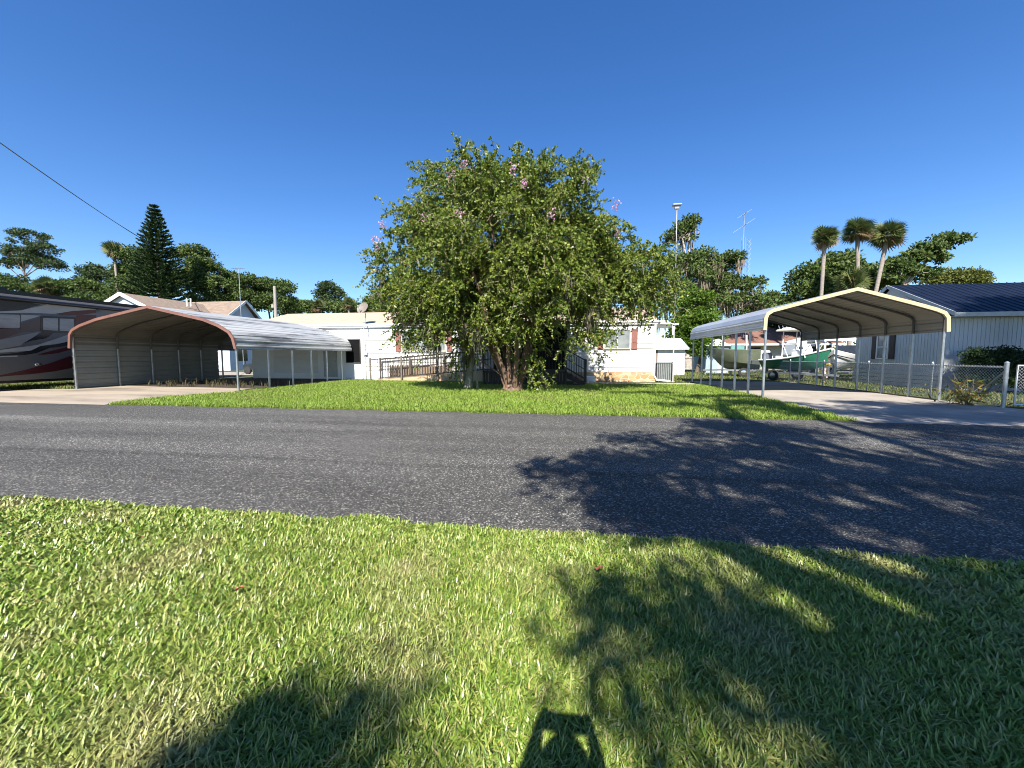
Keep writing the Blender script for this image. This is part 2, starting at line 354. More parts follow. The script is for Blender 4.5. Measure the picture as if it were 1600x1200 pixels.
def carport(name, label, prof, Y0, Y1, ys, xl, xr, roofm, trimm, framem, legm, base, liningm):
    t = thing(name, label, 'carport', base)
    MB().extr(ribbed(prof), Y0, Y1).build('roof', roofm, t)
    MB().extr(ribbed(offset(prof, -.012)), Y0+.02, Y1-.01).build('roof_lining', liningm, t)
    inn = offset(prof, -.095); n_ = len(prof); o = offset(prof, .012)
    v = []
    for p in (o, inn):
        v += [(x, Y0-.035, z) for x, z in p]
    for p in (o, inn):
        v += [(x, Y0+.03, z) for x, z in p]
    f = []
    for i in range(n_-1):
        f += [(i, n_+i, n_+i+1, i+1), (2*n_+i, 2*n_+i+1, 3*n_+i+1, 3*n_+i), (i, i+1, 2*n_+i+1, 2*n_+i), (n_+i, 3*n_+i, 3*n_+i+1, n_+i+1)]
    f += [(0, 2*n_, 3*n_, n_), (n_-1, 2*n_-1, 4*n_-1, 3*n_-1)]
    MB().add(v, f).build('gable_trim', trimm, t)
    bow = offset(prof, -.075); bow = [(xl, bow[0][1])]+[p for p in bow[1:-1]]+[(xr, bow[-1][1])]
    for y in ys:
        MB().tube([(x, y+.03, z) for x, z in bow], .038, 6).build('roof_bow', framem, t, True)
        for xx, zz in ((xl, bow[0][1]), (xr, bow[-1][1])):
            m_ = MB().bbox(xx-.032, xx+.032, y-.002, y+.062, 0, zz+.02, .008); m_.box(xx-.06, xx+.06, y-.03, y+.09, 0, .012)
            m_.build('leg', legm, t)
    for xx in (xl, xr): MB().box(xx-.025, xx+.025, Y0+.1, Y1-.05, .012, .05).build('base_rail', framem, t)
    return t
lp = [(-20.74, 1.72), (-20.66, 2.30), (-20.50, 2.50), (-20.10, 2.68), (-19.25, 2.93), (-16.72, 3.40), (-14.2, 2.86), (-13.55, 2.62), (-13.08, 2.36), (-12.90, 2.10), (-12.80, 1.68)]
GREYROOF = mat('stained_white_roof', (.43, .44, .43), (.13, .13, .13), .9, .45, .1, stretch=(1.0, .14, 1.0), lo=.50, hi=.60, c3=(.34, .35, .345))
LCWALL = mat('grey_panel', (.215, .235, .23), (.175, .195, .19), 1.2, .5, .1)
BROWNFR = mat('frame_steel', (.085, .08, .075), (.06, .056, .052), 5, .6, .2)
COPPER = mat('copper_pink_trim', (.20, .098, .075), (.155, .075, .056), 2, .5)
lys = [13.35, 14.95, 16.4, 17.75, 19.0, 20.35]
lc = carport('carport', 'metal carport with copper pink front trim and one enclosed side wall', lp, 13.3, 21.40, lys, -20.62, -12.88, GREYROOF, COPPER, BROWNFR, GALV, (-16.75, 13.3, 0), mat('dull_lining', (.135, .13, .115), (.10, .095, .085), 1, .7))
wallp = [(-20.70, .04), (-20.70, 2.28)]
MB().extr(ribbed(wallp, .26, .02, .045), 13.36, 20.2).build('side_wall', LCWALL, lc)
rp = [(6.26, 2.24), (6.27, 2.62), (6.33, 2.78), (6.50, 2.90), (7.2, 3.09), (8.92, 3.53), (10.6, 3.03), (11.15, 2.85), (11.38, 2.74), (11.49, 2.58), (11.52, 2.14)]
BLUEROOF = mat('galvanised_roof', (.50, .53, .56), (.40, .43, .47), 1.2, .4, .35)
CREAM = mat('cream_trim', (.52, .425, .26), (.45, .36, .21), 2, .5)
rys = [13.72, 14.8, 15.95, 17.2, 18.5, 19.75, 21.1]
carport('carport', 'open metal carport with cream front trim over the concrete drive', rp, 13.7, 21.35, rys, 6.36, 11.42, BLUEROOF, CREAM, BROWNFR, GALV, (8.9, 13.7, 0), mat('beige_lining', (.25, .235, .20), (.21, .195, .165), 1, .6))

# ------------------------------------------------------------------ windows, siding
def lapped(m_, x0, x1, y, z0, z1, step=.26, lap=.036):
    k = max(1, round((z1-z0)/step)); st = (z1-z0)/k
    for i in range(k):
        a, c = z0+i*st, z0+(i+1)*st
        m_.add([(x0, y-lap, a), (x1, y-lap, a), (x1, y-.002, c), (x0, y-.002, c), (x0, y, a), (x1, y, a)], [(0, 1, 2, 3), (4, 5, 1, 0)])
def window(parent, x0, x1, z0, z1, y, fm, pm, bars=1, shutters=None, fw_=.06):
    f = MB(); f.box(x0-fw_, x1+fw_, y-.06, y+.02, z1, z1+fw_).box(x0-fw_, x1+fw_, y-.08, y+.02, z0-fw_, z0).box(x0-fw_, x0, y-.06, y+.02, z0, z1).box(x1, x1+fw_, y-.06, y+.02, z0, z1)
    for i in range(bars):
        c = x0+(x1-x0)*(i+1)/(bars+1); f.box(c-.018, c+.018, y-.05, y-.018, z0, z1)
    wo = f.build('window', fm, parent)
    MB().box(x0, x1, y-.03, y-.022, z0, z1).build('pane', pm, wo)
    if shutters:
        for s0 in ((x0-fw_-.36, x0-fw_-.04), (x1+fw_+.04, x1+fw_+.36)):
            m_ = MB(); a, c = s0; zt, zb = z1+fw_, z0-fw_; m_.box(a, c, y-.032, y, zb, zt)
            m_.box(a, a+.06, y-.05, y-.032, zb, zt).box(c-.06, c, y-.05, y-.032, zb, zt)
            for zz in (zb, zt-.08, zb+(zt-zb)*.33): m_.box(a+.06, c-.06, y-.052, y-.032, zz, zz+.08)
            m_.box((a+c)/2-.03, (a+c)/2+.03, y-.045, y-.032, zb+.08, zt-.08)
            m_.build('shutter', shutters, parent)

# ------------------------------------------------------------------ main mobile home
HX0, HX1, HY, HYB = -19.7, 4.55, 21.6, 29.2
hm = thing('mobile_home', 'long white sided mobile home with tan shingle roof and stone skirting behind the tree', 'house', (-7.5, HY, 0))
m_ = MB(); m_.box(HX0, HX1, HY, HYB, .0, 3.2); m_.build('wall', WHITE, hm)
m_ = MB(); lapped(m_, -12.2, HX1-.1, HY, .52, 3.1, .255); lapped(m_, -18.2, -15.2, HY, .35, 2.9, .24); m_.build('siding', SIDING, hm)
MB().box(HX1-.1, HX1+.03, HY-.05, HY+.1, .5, 3.12).build('corner_trim', TRIMW, hm)
MB().box(-12.32, -12.2, HY-.05, HY, .05, 3.12).build('corner_trim', TRIMW, hm)
STONE = bpy.data.materials.new('flagstone'); n, l, b = nodes_of(STONE)
tc = n.new('ShaderNodeTexCoord'); v1 = n.new('ShaderNodeTexVoronoi'); v1.feature = 'DISTANCE_TO_EDGE'; v1.inputs['Scale'].default_value = 3.6
v2 = n.new('ShaderNodeTexVoronoi'); v2.inputs['Scale'].default_value = 3.6
mp = n.new('ShaderNodeMapping'); mp.inputs['Scale'].default_value = (.8, 1, 1.5); l.new(tc.outputs['Object'], mp.inputs[0])
l.new(mp.outputs[0], v1.inputs['Vector']); l.new(mp.outputs[0], v2.inputs['Vector'])
r = n.new('ShaderNodeValToRGB'); e = r.color_ramp.elements; e[0].color = (.40, .20, .09, 1); e[1].color = (.52, .40, .24, 1); q = e.new(.5); q.color = (.44, .30, .15, 1)
sx = n.new('ShaderNodeSeparateColor'); l.new(v2.outputs['Color'], sx.inputs[0]); l.new(sx.outputs[0], r.inputs[0])
re_ = n.new('ShaderNodeValToRGB'); re_.color_ramp.elements[0].position = .03; re_.color_ramp.elements[1].position = .07; l.new(v1.outputs[0], re_.inputs[0])
mx = n.new('ShaderNodeMix'); mx.data_type = 'RGBA'; l.new(re_.outputs[0], mx.inputs[0]); mx.inputs[6].default_value = (.52, .44, .32, 1); l.new(r.outputs[0], mx.inputs[7]); l.new(mx.outputs[2], b.inputs['Base Color'])
bp = n.new('ShaderNodeBump'); bp.inputs['Strength'].default_value = .6; bp.inputs['Distance'].default_value = .03; l.new(re_.outputs[0], bp.inputs['Height']); l.new(bp.outputs[0], b.inputs['Normal']); b.inputs['Roughness'].default_value = .9
MB().box(-4.2, HX1+.03, HY-.10, HY-.003, 0, .50).build('stone_skirting', STONE, hm)
SHING = mat('tan_shingle', (.43, .345, .255), (.33, .255, .18), 2.2, .9, bump=.5, bscale=25, stretch=(1, 3, 1), c3=(.39, .305, .22))
rx0, rx1, ey, ry, ez, rz_ = -20.1, 4.75, 21.5, 25.4, 3.28, 4.42
m_ = MB(); m_.add([(rx0, ey, ez), (rx1, ey, ez), (rx1-.0, ry, rz_), (rx0, ry, rz_), (rx1, HYB+.4, ez), (rx0, HYB+.4, ez),
                   (rx0, ey, ez-.05), (rx1, ey, ez-.05), (rx1, HYB+.4, ez-.05), (rx0, HYB+.4, ez-.05)],
                  [(0, 1, 2, 3), (3, 2, 4, 5), (6, 9, 8, 7), (0, 3, 5, 9, 6), (1, 7, 8, 4, 2), (0, 6, 7, 1), (4, 8, 9, 5)])
m_.build('roof', SHING, hm)
m_ = MB(); m_.box(rx0-.02, rx1+.02, ey-.03, ey, ez-.20, ez+.015); m_.build('fascia', TRIMW, hm)
m_ = MB().box(rx0, rx1+.25, ey-.085, ey-.032, ez-.10, ez-.01); m_.build('gutter', TRIMW, hm)
MB().add([(rx1, 21.7, 3.12), (rx1+1.0, 21.7, 3.05), (rx1+1.0, 24.5, 3.05), (rx1, 24.5, 3.12), (rx1, 21.7, 3.2), (rx1+1.0, 21.7, 3.12), (rx1+1.0, 24.5, 3.12), (rx1, 24.5, 3.2)], [(0, 3, 2, 1), (4, 5, 6, 7), (0, 1, 5, 4), (1, 2, 6, 5), (2, 3, 7, 6), (3, 0, 4, 7)]).build('side_awning', TRIMW, hm)
m_ = MB().tube([(HX1-.02, HY-.09, 3.1), (HX1-.02, HY-.09, .35), (HX1+.1, HY-.16, .12), (HX1+.75, HY-.35, .06)], .055, 8); m_.build('downspout', TRIMW, hm, True)
REDBROWN = mat('red_brown_shutter', (.24, .10, .075), (.17, .07, .055), 5, .6)
TANFR = mat('tan_window_frame', (.55, .48, .36), (.48, .41, .30), 4, .5)
window(hm, -9.70, -7.1, 1.70, 2.80, HY-.02, TANFR, PANE, 2, REDBROWN)
window(hm, 1.95, 3.22, 1.82, 2.80, HY-.02, TANFR, PANE, 1, REDBROWN)
window(hm, -5.0, -3.9, 1.75, 2.75, HY-.02, TANFR, PANE, 1, None)
window(hm, -13.27, -12.40, 1.02, 2.36, HY-.01, mat('screen_frame', (.05, .05, .05), None, 5, .5), mat('dark_screen', (.008, .008, .009), None, 3, .9, spec=.1), 0, None, .04)
d_ = MB().box(-14.8, -13.92, HY-.04, HY, .12, 2.15).box(-14.66, -14.06, HY-.05, HY-.04, .3, 1.05).box(-14.66, -14.06, HY-.05, HY-.04, 1.2, 2.0).build('door', mat('grey_door', (.42, .43, .41), None, 2, .5), hm)
MB().lathe((-14.02, HY-.1, 1.08), [(.01, -.0), (.035, .02), (.03, .05), (.012, .06)], 10, 'y').build('handle', CHROME, d_, True)
MB().box(-1.9, -1.0, HY-.05, HY, .75, 2.8).box(-1.75, -1.15, HY-.06, HY-.05, 1.7, 2.6).build('door', mat('front_door', (.6, .6, .57), None, 2, .5), hm)
m_ = MB().tube([(-12.05, HY-.06, .02), (-12.05, HY-.06, 2.25), (-12.12, HY-.06, 2.35)], .025, 8); m_.box(-12.14, -11.9, HY-.16, HY-.02, 1.45, 1.62); m_.build('meter_conduit', mat('grey_pvc', (.5, .5, .48), None, 4, .5), hm)
# white utility block in front of the skirting
MB().bbox(.85, 1.32, 21.1, 21.4, 0, .30, .02).build('x', None) if 0 else None
o = MB().bbox(.95, 1.42, 21.05, 21.4, 0, .30, .02).box(1.02, 1.35, 21.03, 21.05, .06, .24).build('utility_box', WHITE, None, False, (1.18, 21.2, 0)); tag(o, 'small white utility box on the ground against the stone skirting', 'utility box')
# roof dish
sd = thing('satellite_dish', 'round grey satellite dish on the tan roof edge of the white home', 'satellite dish', (-11.8, 21.2, 3.3))
dm = mat('dish_grey', (.21, .18, .15), (.17, .145, .12), 4, .5)
c0 = onY(568, 482, 21.25); nrm = Vector((-.25, -.85, .45)).normalized(); u = nrm.cross(Vector((0, 0, 1))).normalized(); t_ = u.cross(nrm)
v = [c0]; f = []
for i in range(1, 6):
    for k in range(20):
        a = 2*math.pi*k/20; rr_ = .40*i/5; v.append(c0+(u*math.cos(a)+t_*math.sin(a)*.9)*rr_+nrm*(rr_**2*.6))
for k in range(20): f.append((0, 1+k, 1+(k+1) % 20))
for i in range(4):
    for k in range(20): f.append((1+i*20+k, 1+(i+1)*20+k, 1+(i+1)*20+(k+1) % 20, 1+i*20+(k+1) % 20))
MB().add(v, f).build('dish', dm, sd, True)
MB().tube([c0-nrm*.03, c0-nrm*.15+Vector((0, 0, -.25)), (c0.x+.1, 21.2, 3.30), (c0.x+.1, 21.05, 2.95)], .024, 8).build('mast', GALV, sd, True)
MB().tube([c0-t_*.36+nrm*.06, c0-t_*.1+nrm*.42], .012, 6).box(c0.x+nrm.x*.44-.05, c0.x+nrm.x*.44+.05, c0.y+nrm.y*.44-.05, c0.y+nrm.y*.44+.05, c0.z+nrm.z*.44-t_.z*.1-.04, c0.z+nrm.z*.44-t_.z*.1+.04).build('feed_arm', GALV, sd)

# ------------------------------------------------------------------ wheelchair ramp with railing
RAILB = mat('brown_rail', (.045, .036, .03), (.03, .024, .02), 6, .6)
GREYPOST = mat('weathered_post', (.17, .145, .12), (.11, .095, .075), 6, .8)
rm = thing('wheelchair_ramp', 'long wooden wheelchair ramp with dark picket railing rising along the white home', 'ramp', (-7.5, 20.4, 0))
def rz(x): return .06+.56*(x+10.9)/6.7
MB().prism([(-10.9, 20.3, .0), (-4.25, 20.3, 0), (-4.25, 20.3, rz(-4.25)), (-10.9, 20.3, rz(-10.9))], (0, 1.15, 0)).build('ramp_deck', mat('tan_plywood', (.50, .38, .24), (.38, .27, .16), 1.5, .85, c3=(.46, .34, .21)), rm)
for yy in (20.27, 21.42):
    f = MB(); f.bar((-11.05, yy, rz(-11.05)+1.13), (-4.25, yy, rz(-4.25)+1.10), .05, .05); f.bar((-10.6, yy, rz(-10.6)+.52), (-4.25, yy, rz(-4.25)+.62), .04, .04); f.bar((-10.6, yy, rz(-10.6)+.06), (-4.25, yy, rz(-4.25)+.06), .05, .05)
    x = -10.6
    while x < -4.3: f.bar((x, yy-.012, rz(x)+.08), (x, yy-.012, rz(x)+1.1), .022); x += .155
    f.build('railing', RAILB, rm)
    for xx in (-11.02, -9.18, -7.1, -5.6): MB().bbox(xx-.05, xx+.05, yy-.10, yy-.03, 0, rz(xx)+1.22, .012).build('post', GREYPOST, rm)
# brown lattice / slatted skirt seen through the ramp rail
f = MB()
x = -10.5
while x < -6.8: f.box(x, x+.10, 21.46, 21.49, .05, .85); x += .16
f.box(-10.5, -6.8, 21.485, 21.50, .3, .36).box(-10.5, -6.8, 21.485, 21.50, .7, .76)
f.build('slatted_skirt', mat('slat_brown', (.22, .16, .11), (.14, .10, .07), 4, .8), rm)
# porch deck
dk_ = thing('porch_deck', 'dark raised porch deck with black railing and side steps behind the big tree', 'deck', (-2.2, 19.6, 0))
DKW = mat('dark_deck_wood', (.06, .048, .040), (.035, .028, .024), 3, .75)
MB().box(-4.22, -.1, 18.6, 21.4, .58, .66).build('platform', DKW, dk_)
f = MB()
x = -4.2
while x < -.15: f.box(x, x+.12, 18.64, 18.66, 0, .578); x += .14
f.build('skirt_boards', DKW, dk_)
f = MB(); f.bar((-4.2, 18.65, 1.66), (-.12, 18.65, 1.66), .06, .05).bar((-4.2, 18.65, .74), (-.12, 18.65, .74), .05, .04)
x = -4.1
while x < -.15: f.bar((x, 18.65, .74), (x, 18.65, 1.64), .026); x += .15
f.build('railing', DARKMETAL, dk_)
for xx in (-4.18, -2.1, -.14): MB().bbox(xx-.045, xx+.045, 18.6, 18.69, 0, 1.74, .01).build('post', DARKMETAL, dk_)
PORCHBLK = mat('porch_near_black', (.012, .012, .013), (.02, .02, .02), 2, .9, spec=.15)
MB().box(-4.35, .05, 18.45, 21.48, 2.95, 3.06).build('porch_roof', mat('porch_roof_dark', (.10, .09, .08), None, 2, .8), dk_)
for xx in (-4.18, -.14): MB().box(xx-.045, xx+.045, 18.6, 18.69, 1.745, 2.945).build('porch_post', DKW, dk_)
for a_, c_ in ((-4.12, -2.2), (-2.1, -.2)): MB().box(a_, c_, 20.9, 20.92, .67, 2.94).build('dark_panel', PORCHBLK, dk_)  # solid near-black panels between the deck and the home wall
for i in range(4): MB().box(-.1+.24*i, .16+.24*i, 19.1, 20.3, .47-.155*i, .51-.155*i).build('tread', DKW, dk_)
for yy in (19.06, 20.34):
    f = MB().prism([(-.1, yy, .30), (-.1, yy, .56), (.88, yy, .02), (.55, yy, 0)], (0, .03, 0))
    f.build('stringer', DKW, dk_)
for yy in (19.05, 20.36):
    f = MB(); f.bar((-.12, yy, 1.70), (.80, yy, 1.18), .05, .05).bar((-.12, yy, 1.25), (.80, yy, .72), .03, .03).bar((-.12, yy, .78), (.80, yy, .26), .04, .04)
    for k in range(7):
        x = .02+k*.12; f.bar((x, yy, .70-(x+.12)*.565), (x, yy, 1.63-(x+.12)*.565), .022)
    f.bbox(.78, .86, yy-.04, yy+.04, 0, 1.24, .01)
    f.build('stair_rail', DARKMETAL, dk_)

# ------------------------------------------------------------------ things beside the home
ac = thing('air_conditioner', 'grey louvred air conditioning unit standing at the right end of the white home', 'air conditioner', (5.05, 22.0, 0))
ACM = mat('ac_grey', (.27, .29, .29), (.2, .22, .22), 5, .5, .3)
MB().bbox(4.68, 5.52, 21.65, 22.5, .06, 1.0, .04).build('cabinet', mat('ac_dark', (.07, .075, .075), None, 5, .6), ac)
f = MB()
for k in range(9): f.box(4.70+k*.095, 4.745+k*.095, 21.61, 21.65, .1, .98)
for k in range(9): f.box(5.52, 5.55, 21.68+k*.09, 21.72+k*.09, .1, .98)
f.build('louvres', ACM, ac)
MB().bbox(4.65, 5.55, 21.6, 22.53, 1.0, 1.07, .03).build('top_grille', ACM, ac)
MB().box(4.6, 5.6, 21.5, 22.6, .012, .06).build('pad', CONC, ac)
an = thing('antenna_mast', 'tall thin white mast with a flat antenna on top beside the home corner', 'antenna', (5.48, 21.45, 0))
MB().tube([(5.48, 21.45, 0), (5.46, 21.45, 4.0), (5.42, 21.45, 9.15)], [.034, .03, .022], 8).build('pole', mat('mast_white', (.6, .6, .58), (.45, .44, .42), 3, .5, .2), an, True)
MB().bbox(5.2, 5.64, 21.3, 21.6, 9.12, 9.19, .02).box(5.3, 5.52, 21.38, 21.52, 8.95, 9.12).build('antenna_head', mat('antenna_grey', (.33, .35, .37), None, 4, .4), an)
MB().box(5.35, 5.42, 21.36, 21.42, 2.5, 3.1).tube([(5.38, 21.40, 3.05), (5.05, 21.3, 3.2)], .015, 6).build('bracket', TRIMW, an)
MB().tube([(5.43, 21.40, 2.5), (5.44, 21.39, 5.6), (5.39, 21.42, 9.0)], .007, 5).build('cable', DARKMETAL, an)

sh = thing('garden_shed', 'small white garden shed with pale blue metal roof behind the home corner', 'shed', (7.6, 30.8, 0))
MB().box(5.6, 8.35, 29.6, 32, 0, 2.0).build('wall', WHITE, sh)
MB().box(6.0, 6.45, 29.57, 29.6, .9, 1.8).build('window', mat('shed_brown', (.22, .16, .13), None, 4, .6), sh)
f = MB(); f.add([(5.4, 29.35, 1.98), (8.55, 29.35, 1.98), (8.35, 30.8, 2.72), (5.6, 30.8, 2.72), (8.55, 32.2, 1.98), (5.4, 32.2, 1.98)], [(0, 1, 2, 3), (3, 2, 4, 5), (0, 5, 4, 1), (0, 3, 5), (1, 4, 2)])
f.build('roof', mat('pale_blue_roof', (.58, .66, .74), (.44, .42, .44), 1.7, .4, .2, lo=.55, hi=.62), sh)
MB().box(5.4, 8.55, 29.31, 29.35, 1.86, 2.0).build('fascia', TRIMW, sh)

# ------------------------------------------------------------------ neighbour house on the right
nh = thing('neighbour_house', 'pale grey panelled house with dark navy metal roof beyond the right fence', 'house', (20, 18, 0))
NW = mat('pale_grey_panel', (.46, .49, .49), (.41, .44, .44), 1.2, .6, stretch=(2, 2, .3))
NX, NY, NYB, NRY = 15.0, 17.95, 22.9, 20.9
f = MB(); f.box(NX+.02, 34, NY+.02, NYB, 0, 2.95); f.prism([(NX+.02, NY, 2.95), (NX+.02, NYB, 2.95), (NX+.02, NRY, 4.55)], (.1, 0, 0)); f.build('wall', NW, nh)
f = MB()
x = NX
while x < 33.8:                                                # raised panel battens, front then side
    f.box(x+.01, x+.14, NY+.008, NY+.018, .75, 2.93); x += .15
y = NY+.05
while y < NYB-.2:
    f.box(NX+.008, NX+.018, y+.01, y+.14, .75, 2.93); y += .15
f.build('panel_battens', NW, nh)
f = MB(); lapped(f, NX, 34, NY-.004, 0, .72, .18, .045)
for i in range(4): f.box(NX-.06, NX-.004, NY-.03, NYB, i*.18+.035, (i+1)*.18)
f.build('skirting', NW, nh)
NAVY = mat('navy_metal_roof', (.005, .008, .018), (.007, .011, .024), 2, .45, .0, spec=.25)
f = MB()
def slope(y0, z0, y1, z1):
    x = NX-.12
    while x < 34:
        f.add([(x, y0, z0), (x+.27, y0, z0), (x+.27, y1, z1), (x, y1, z1), (x+.285, y0, z0+.025), (x+.285, y1, z1+.025), (x+.30, y0, z0), (x+.30, y1, z1)], [(0, 1, 2, 3), (1, 4, 5, 2), (4, 6, 7, 5)]); x += .30
slope(NY-.4, 3.12, NRY, 4.72); slope(NYB+.4, 3.12, NRY, 4.72)
f.build('roof', NAVY, nh)
f = MB(); f.box(NX-.12, 34.1, NY-.42, NY-.39, 2.93, 3.10).box(NX-.08, 34, NY-.39, NY, 2.945, 2.975)
f.bar((NX-.13, NY-.42, 3.05), (NX-.13, NRY, 4.66), .035, .15).bar((NX-.13, NYB+.42, 3.05), (NX-.13, NRY, 4.66), .035, .15)
f.build('fascia', mat('shaded_white_fascia', (.36, .38, .38), None, 3, .5), nh)  # white fascia coloured grey, tree shade put into its paint
# side window with dark shutters (on the left-facing wall)
SHUT = mat('dark_shutter', (.035, .028, .028), None, 5, .6)
f = MB(); y0, y1, z0, z1 = 20.75, 21.35, 1.30, 2.35
f.box(NX-.07, NX-.002, y0-.05, y0, z0-.05, z1+.05).box(NX-.07, NX-.002, y1, y1+.05, z0-.05, z1+.05).box(NX-.07, NX-.002, y0, y1, z1, z1+.05).box(NX-.08, NX-.002, y0, y1, z0-.05, z0).box(NX-.055, NX-.03, y0, y1, (z0+z1)/2-.02, (z0+z1)/2+.02)
wo = f.build('window', TRIMW, nh); MB().box(NX-.035, NX-.025, y0, y1, z0, z1).build('pane', PANE, wo)
for a in (y0-.38, y1+.08):
    f = MB().box(NX-.045, NX-.003, a, a+.30, z0-.06, z1+.06)
    for zz in np.arange(z0, z1, .07): f.box(NX-.055, NX-.045, a+.03, a+.27, zz, zz+.04)
    f.build('shutter', SHUT, nh)

# ------------------------------------------------------------------ chain link fences
def chain(m_, a, b_, z0, z1, pitch, r=.0022):
    a, b_ = Vector((*a, 0)), Vector((*b_, 0)); d = b_-a; L = d.length; d.normalize(); nn = Vector((-d.y, d.x, 0)); H = z1-z0
    vs, fs = [], []
    k = -int(H/pitch)-1
    while k*pitch < L:
        for s in (1, -1):
            s0 = k*pitch; s1 = s0+H
            lo_, hi_ = max(s0, 0), min(s1, L)
            if hi_-lo_ < .01: continue
            za, zb = ((z0+lo_-s0, z0+hi_-s0) if s > 0 else (z1-(lo_-s0), z1-(hi_-s0)))
            p, q = a+d*lo_+Vector((0, 0, za)), a+d*hi_+Vector((0, 0, zb))
            p += nn*.004*s; q += nn*.004*s
            pd = Vector((0, 0, 1)).cross(nn); w_ = (d*-s+Vector((0, 0, 1))).normalized()*r*1.3
            i = len(vs); vs += [p-w_, p+w_, p+nn*r*1.6, q-w_, q+w_, q+nn*r*1.6]; fs += [(i, i+1, i+4, i+3), (i+1, i+2, i+5, i+4), (i+2, i, i+3, i+5)]
        k += 1
    m_.add(vs, fs)
WIRE = mat('fence_wire', (.42, .43, .44), (.34, .35, .36), 6, .5, .3)
fe = thing('chain_link_fence', 'galvanised chain link fence along the drive of the cream trimmed carport', 'fence', (11.7, 17, 0))
for yy in (14.44, 17.15, 19.85, 22.6, 25.6, 28.0):
    f = MB().tube([(11.75, yy, 0), (11.75, yy, 1.14)], .027, 8); f.lathe((11.75, yy, 1.14), [(.034, 0), (.034, .03), (.012, .075), (.001, .08)], 8); f.build('post', GALV, fe, True)
MB().tube([(11.72, 12.25, 1.09), (11.75, 28, 1.10)], .020, 8).build('top_rail', GALV, fe, True)
f = MB(); chain(f, (11.71, 12.25), (11.74, 28.0), .05, 1.13, .085, .0032); f.build('wire_mesh', WIRE, fe)
f = MB().tube([(11.62, 12.15, 0), (11.62, 12.15, 1.2)], .045, 10); f.lathe((11.62, 12.15, 1.2), [(.05, 0), (.05, .02), (.02, .05)], 10)
f.tube([(11.62, 12.15, 1.02), (11.78, 13.2, .1)], .02, 6).lathe((11.62, 12.15, .78), [(.055, 0), (.055, .06)], 10); f.build('end_post', GALV, fe, True)
g1 = thing('chain_link_gate', 'chain link gate hung on the stout galvanised post at the right edge', 'gate', (13, 12.05, 0))
f = MB(); f.tube([(11.80, 12.08, .1), (11.80, 12.08, 1.14), (15.2, 12.02, 1.14), (15.2, 12.02, .1), (11.80, 12.08, .1)], .024, 8); f.build('frame', mat('bright_galvanised', (.62, .64, .65), (.52, .54, .55), 6, .4, .4), g1, True)
f = MB(); chain(f, (11.83, 12.09), (15.18, 12.03), .12, 1.13, .085, .0026); f.build('wire_mesh', mat('bright_wire', (.55, .56, .57), None, 6, .45, .4), g1)
bf = thing('chain_link_fence', 'low chain link fence across the back yard behind the home and boats', 'fence', (8, 37, 0))
for xx in np.arange(6.2, 21, 2.6):
    MB().tube([(xx, 36.6, 0), (xx, 36.6, 1.2)], .03, 6).build('post', GALV, bf, True)
MB().tube([(6.2, 36.6, 1.17), (21, 36.6, 1.17)], .022, 6).build('top_rail', GALV, bf, True)
f = MB(); chain(f, (6.2, 36.6), (21, 36.6), .05, 1.15, .14, .003); f.build('wire_mesh', WIRE, bf)

# ------------------------------------------------------------------ motorhome on the left
RX = -22.0
rv = thing('motorhome', 'large motorhome with maroon, silver and black swoosh graphics beside the enclosed carport wall', 'motorhome', (-23.2, 15, 0))
RVG = mat('motorhome_grey', (.085, .083, .083), (.07, .068, .068), 1, .3)
y0, y1 = 9.2, 20.6
cs = [(RX, .48), (RX, 3.55), (RX-.04, 3.74), (RX-.18, 3.86), (RX-2.3, 3.86), (RX-2.45, 3.74), (RX-2.5, 3.55), (RX-2.5, .48)]
f = MB(); nn_ = len(cs); f.add([(x, y0, z) for x, z in cs]+[(x, y1, z) for x, z in cs], [(i, (i+1) % nn_, (i+1) % nn_+nn_, i+nn_) for i in range(nn_)]+[tuple(range(nn_-1, -1, -1)), tuple(range(nn_, 2*nn_))])
f.build('body', RVG, rv, True)
def decal(name, pts, m, k=.004):
    poly = [onX(px, py, RX) for px, py in pts]; a = sum((p.y*q.z-q.y*p.z) for p, q in zip(poly, poly[1:]+poly[:1]))
    if a < 0: poly = poly[::-1]
    # clip nothing: extrude outwards by its own thickness
    f = MB().prism(poly, (-.02, 0, 0)); f.v = [(x+k, y, z) for x, y, z in f.v]; return f.build(name, m, rv)
MAR = mat('maroon_paint', (.06, .011, .013), (.05, .009, .011), 1, .25); SIL = mat('silver_paint', (.17, .175, .175), (.14, .145, .145), 1, .3)
BLK = mat('black_paint', (.012, .013, .016), None, 1, .2); LTG = mat('pale_grey_paint', (.29, .29, .275), None, 1, .3); TPE = mat('taupe_paint', (.075, .052, .046), None, 1, .3)
Z = lambda pts: [(x/6.667, 440+y/6.667) for x, y in pts]
decal('stripe', Z([(-200, 330), (0, 310), (215, 300), (560, 225), (1000, 262), (1000, 300), (700, 318), (560, 335), (300, 325), (0, 330)]), LTG, .003)
decal('stripe', Z([(-200, 130), (0, 170), (215, 200), (420, 240), (215, 300), (0, 310), (-200, 330)]), BLK, .005)
decal('stripe', Z([(580, 335), (760, 305), (1000, 293), (1000, 325), (800, 350), (640, 350)]), MAR, .006)
decal('stripe', Z([(210, 345), (430, 355), (215, 418), (205, 400)]), LTG, .007)
decal('stripe', Z([(-200, 520), (215, 440), (430, 370), (430, 515), (240, 525), (0, 600), (-200, 640)]), TPE, .006)
decal('stripe', Z([(800, 340), (1000, 350), (1000, 470), (800, 470), (780, 400)]), MAR, .003)
decal('stripe', Z([(-200, 640), (0, 605), (420, 520), (330, 600), (215, 665), (0, 705), (-200, 720)]), SIL, .005)
decal('stripe', Z([(230, 650), (440, 525), (560, 535), (480, 590), (330, 615)]), BLK, .007)
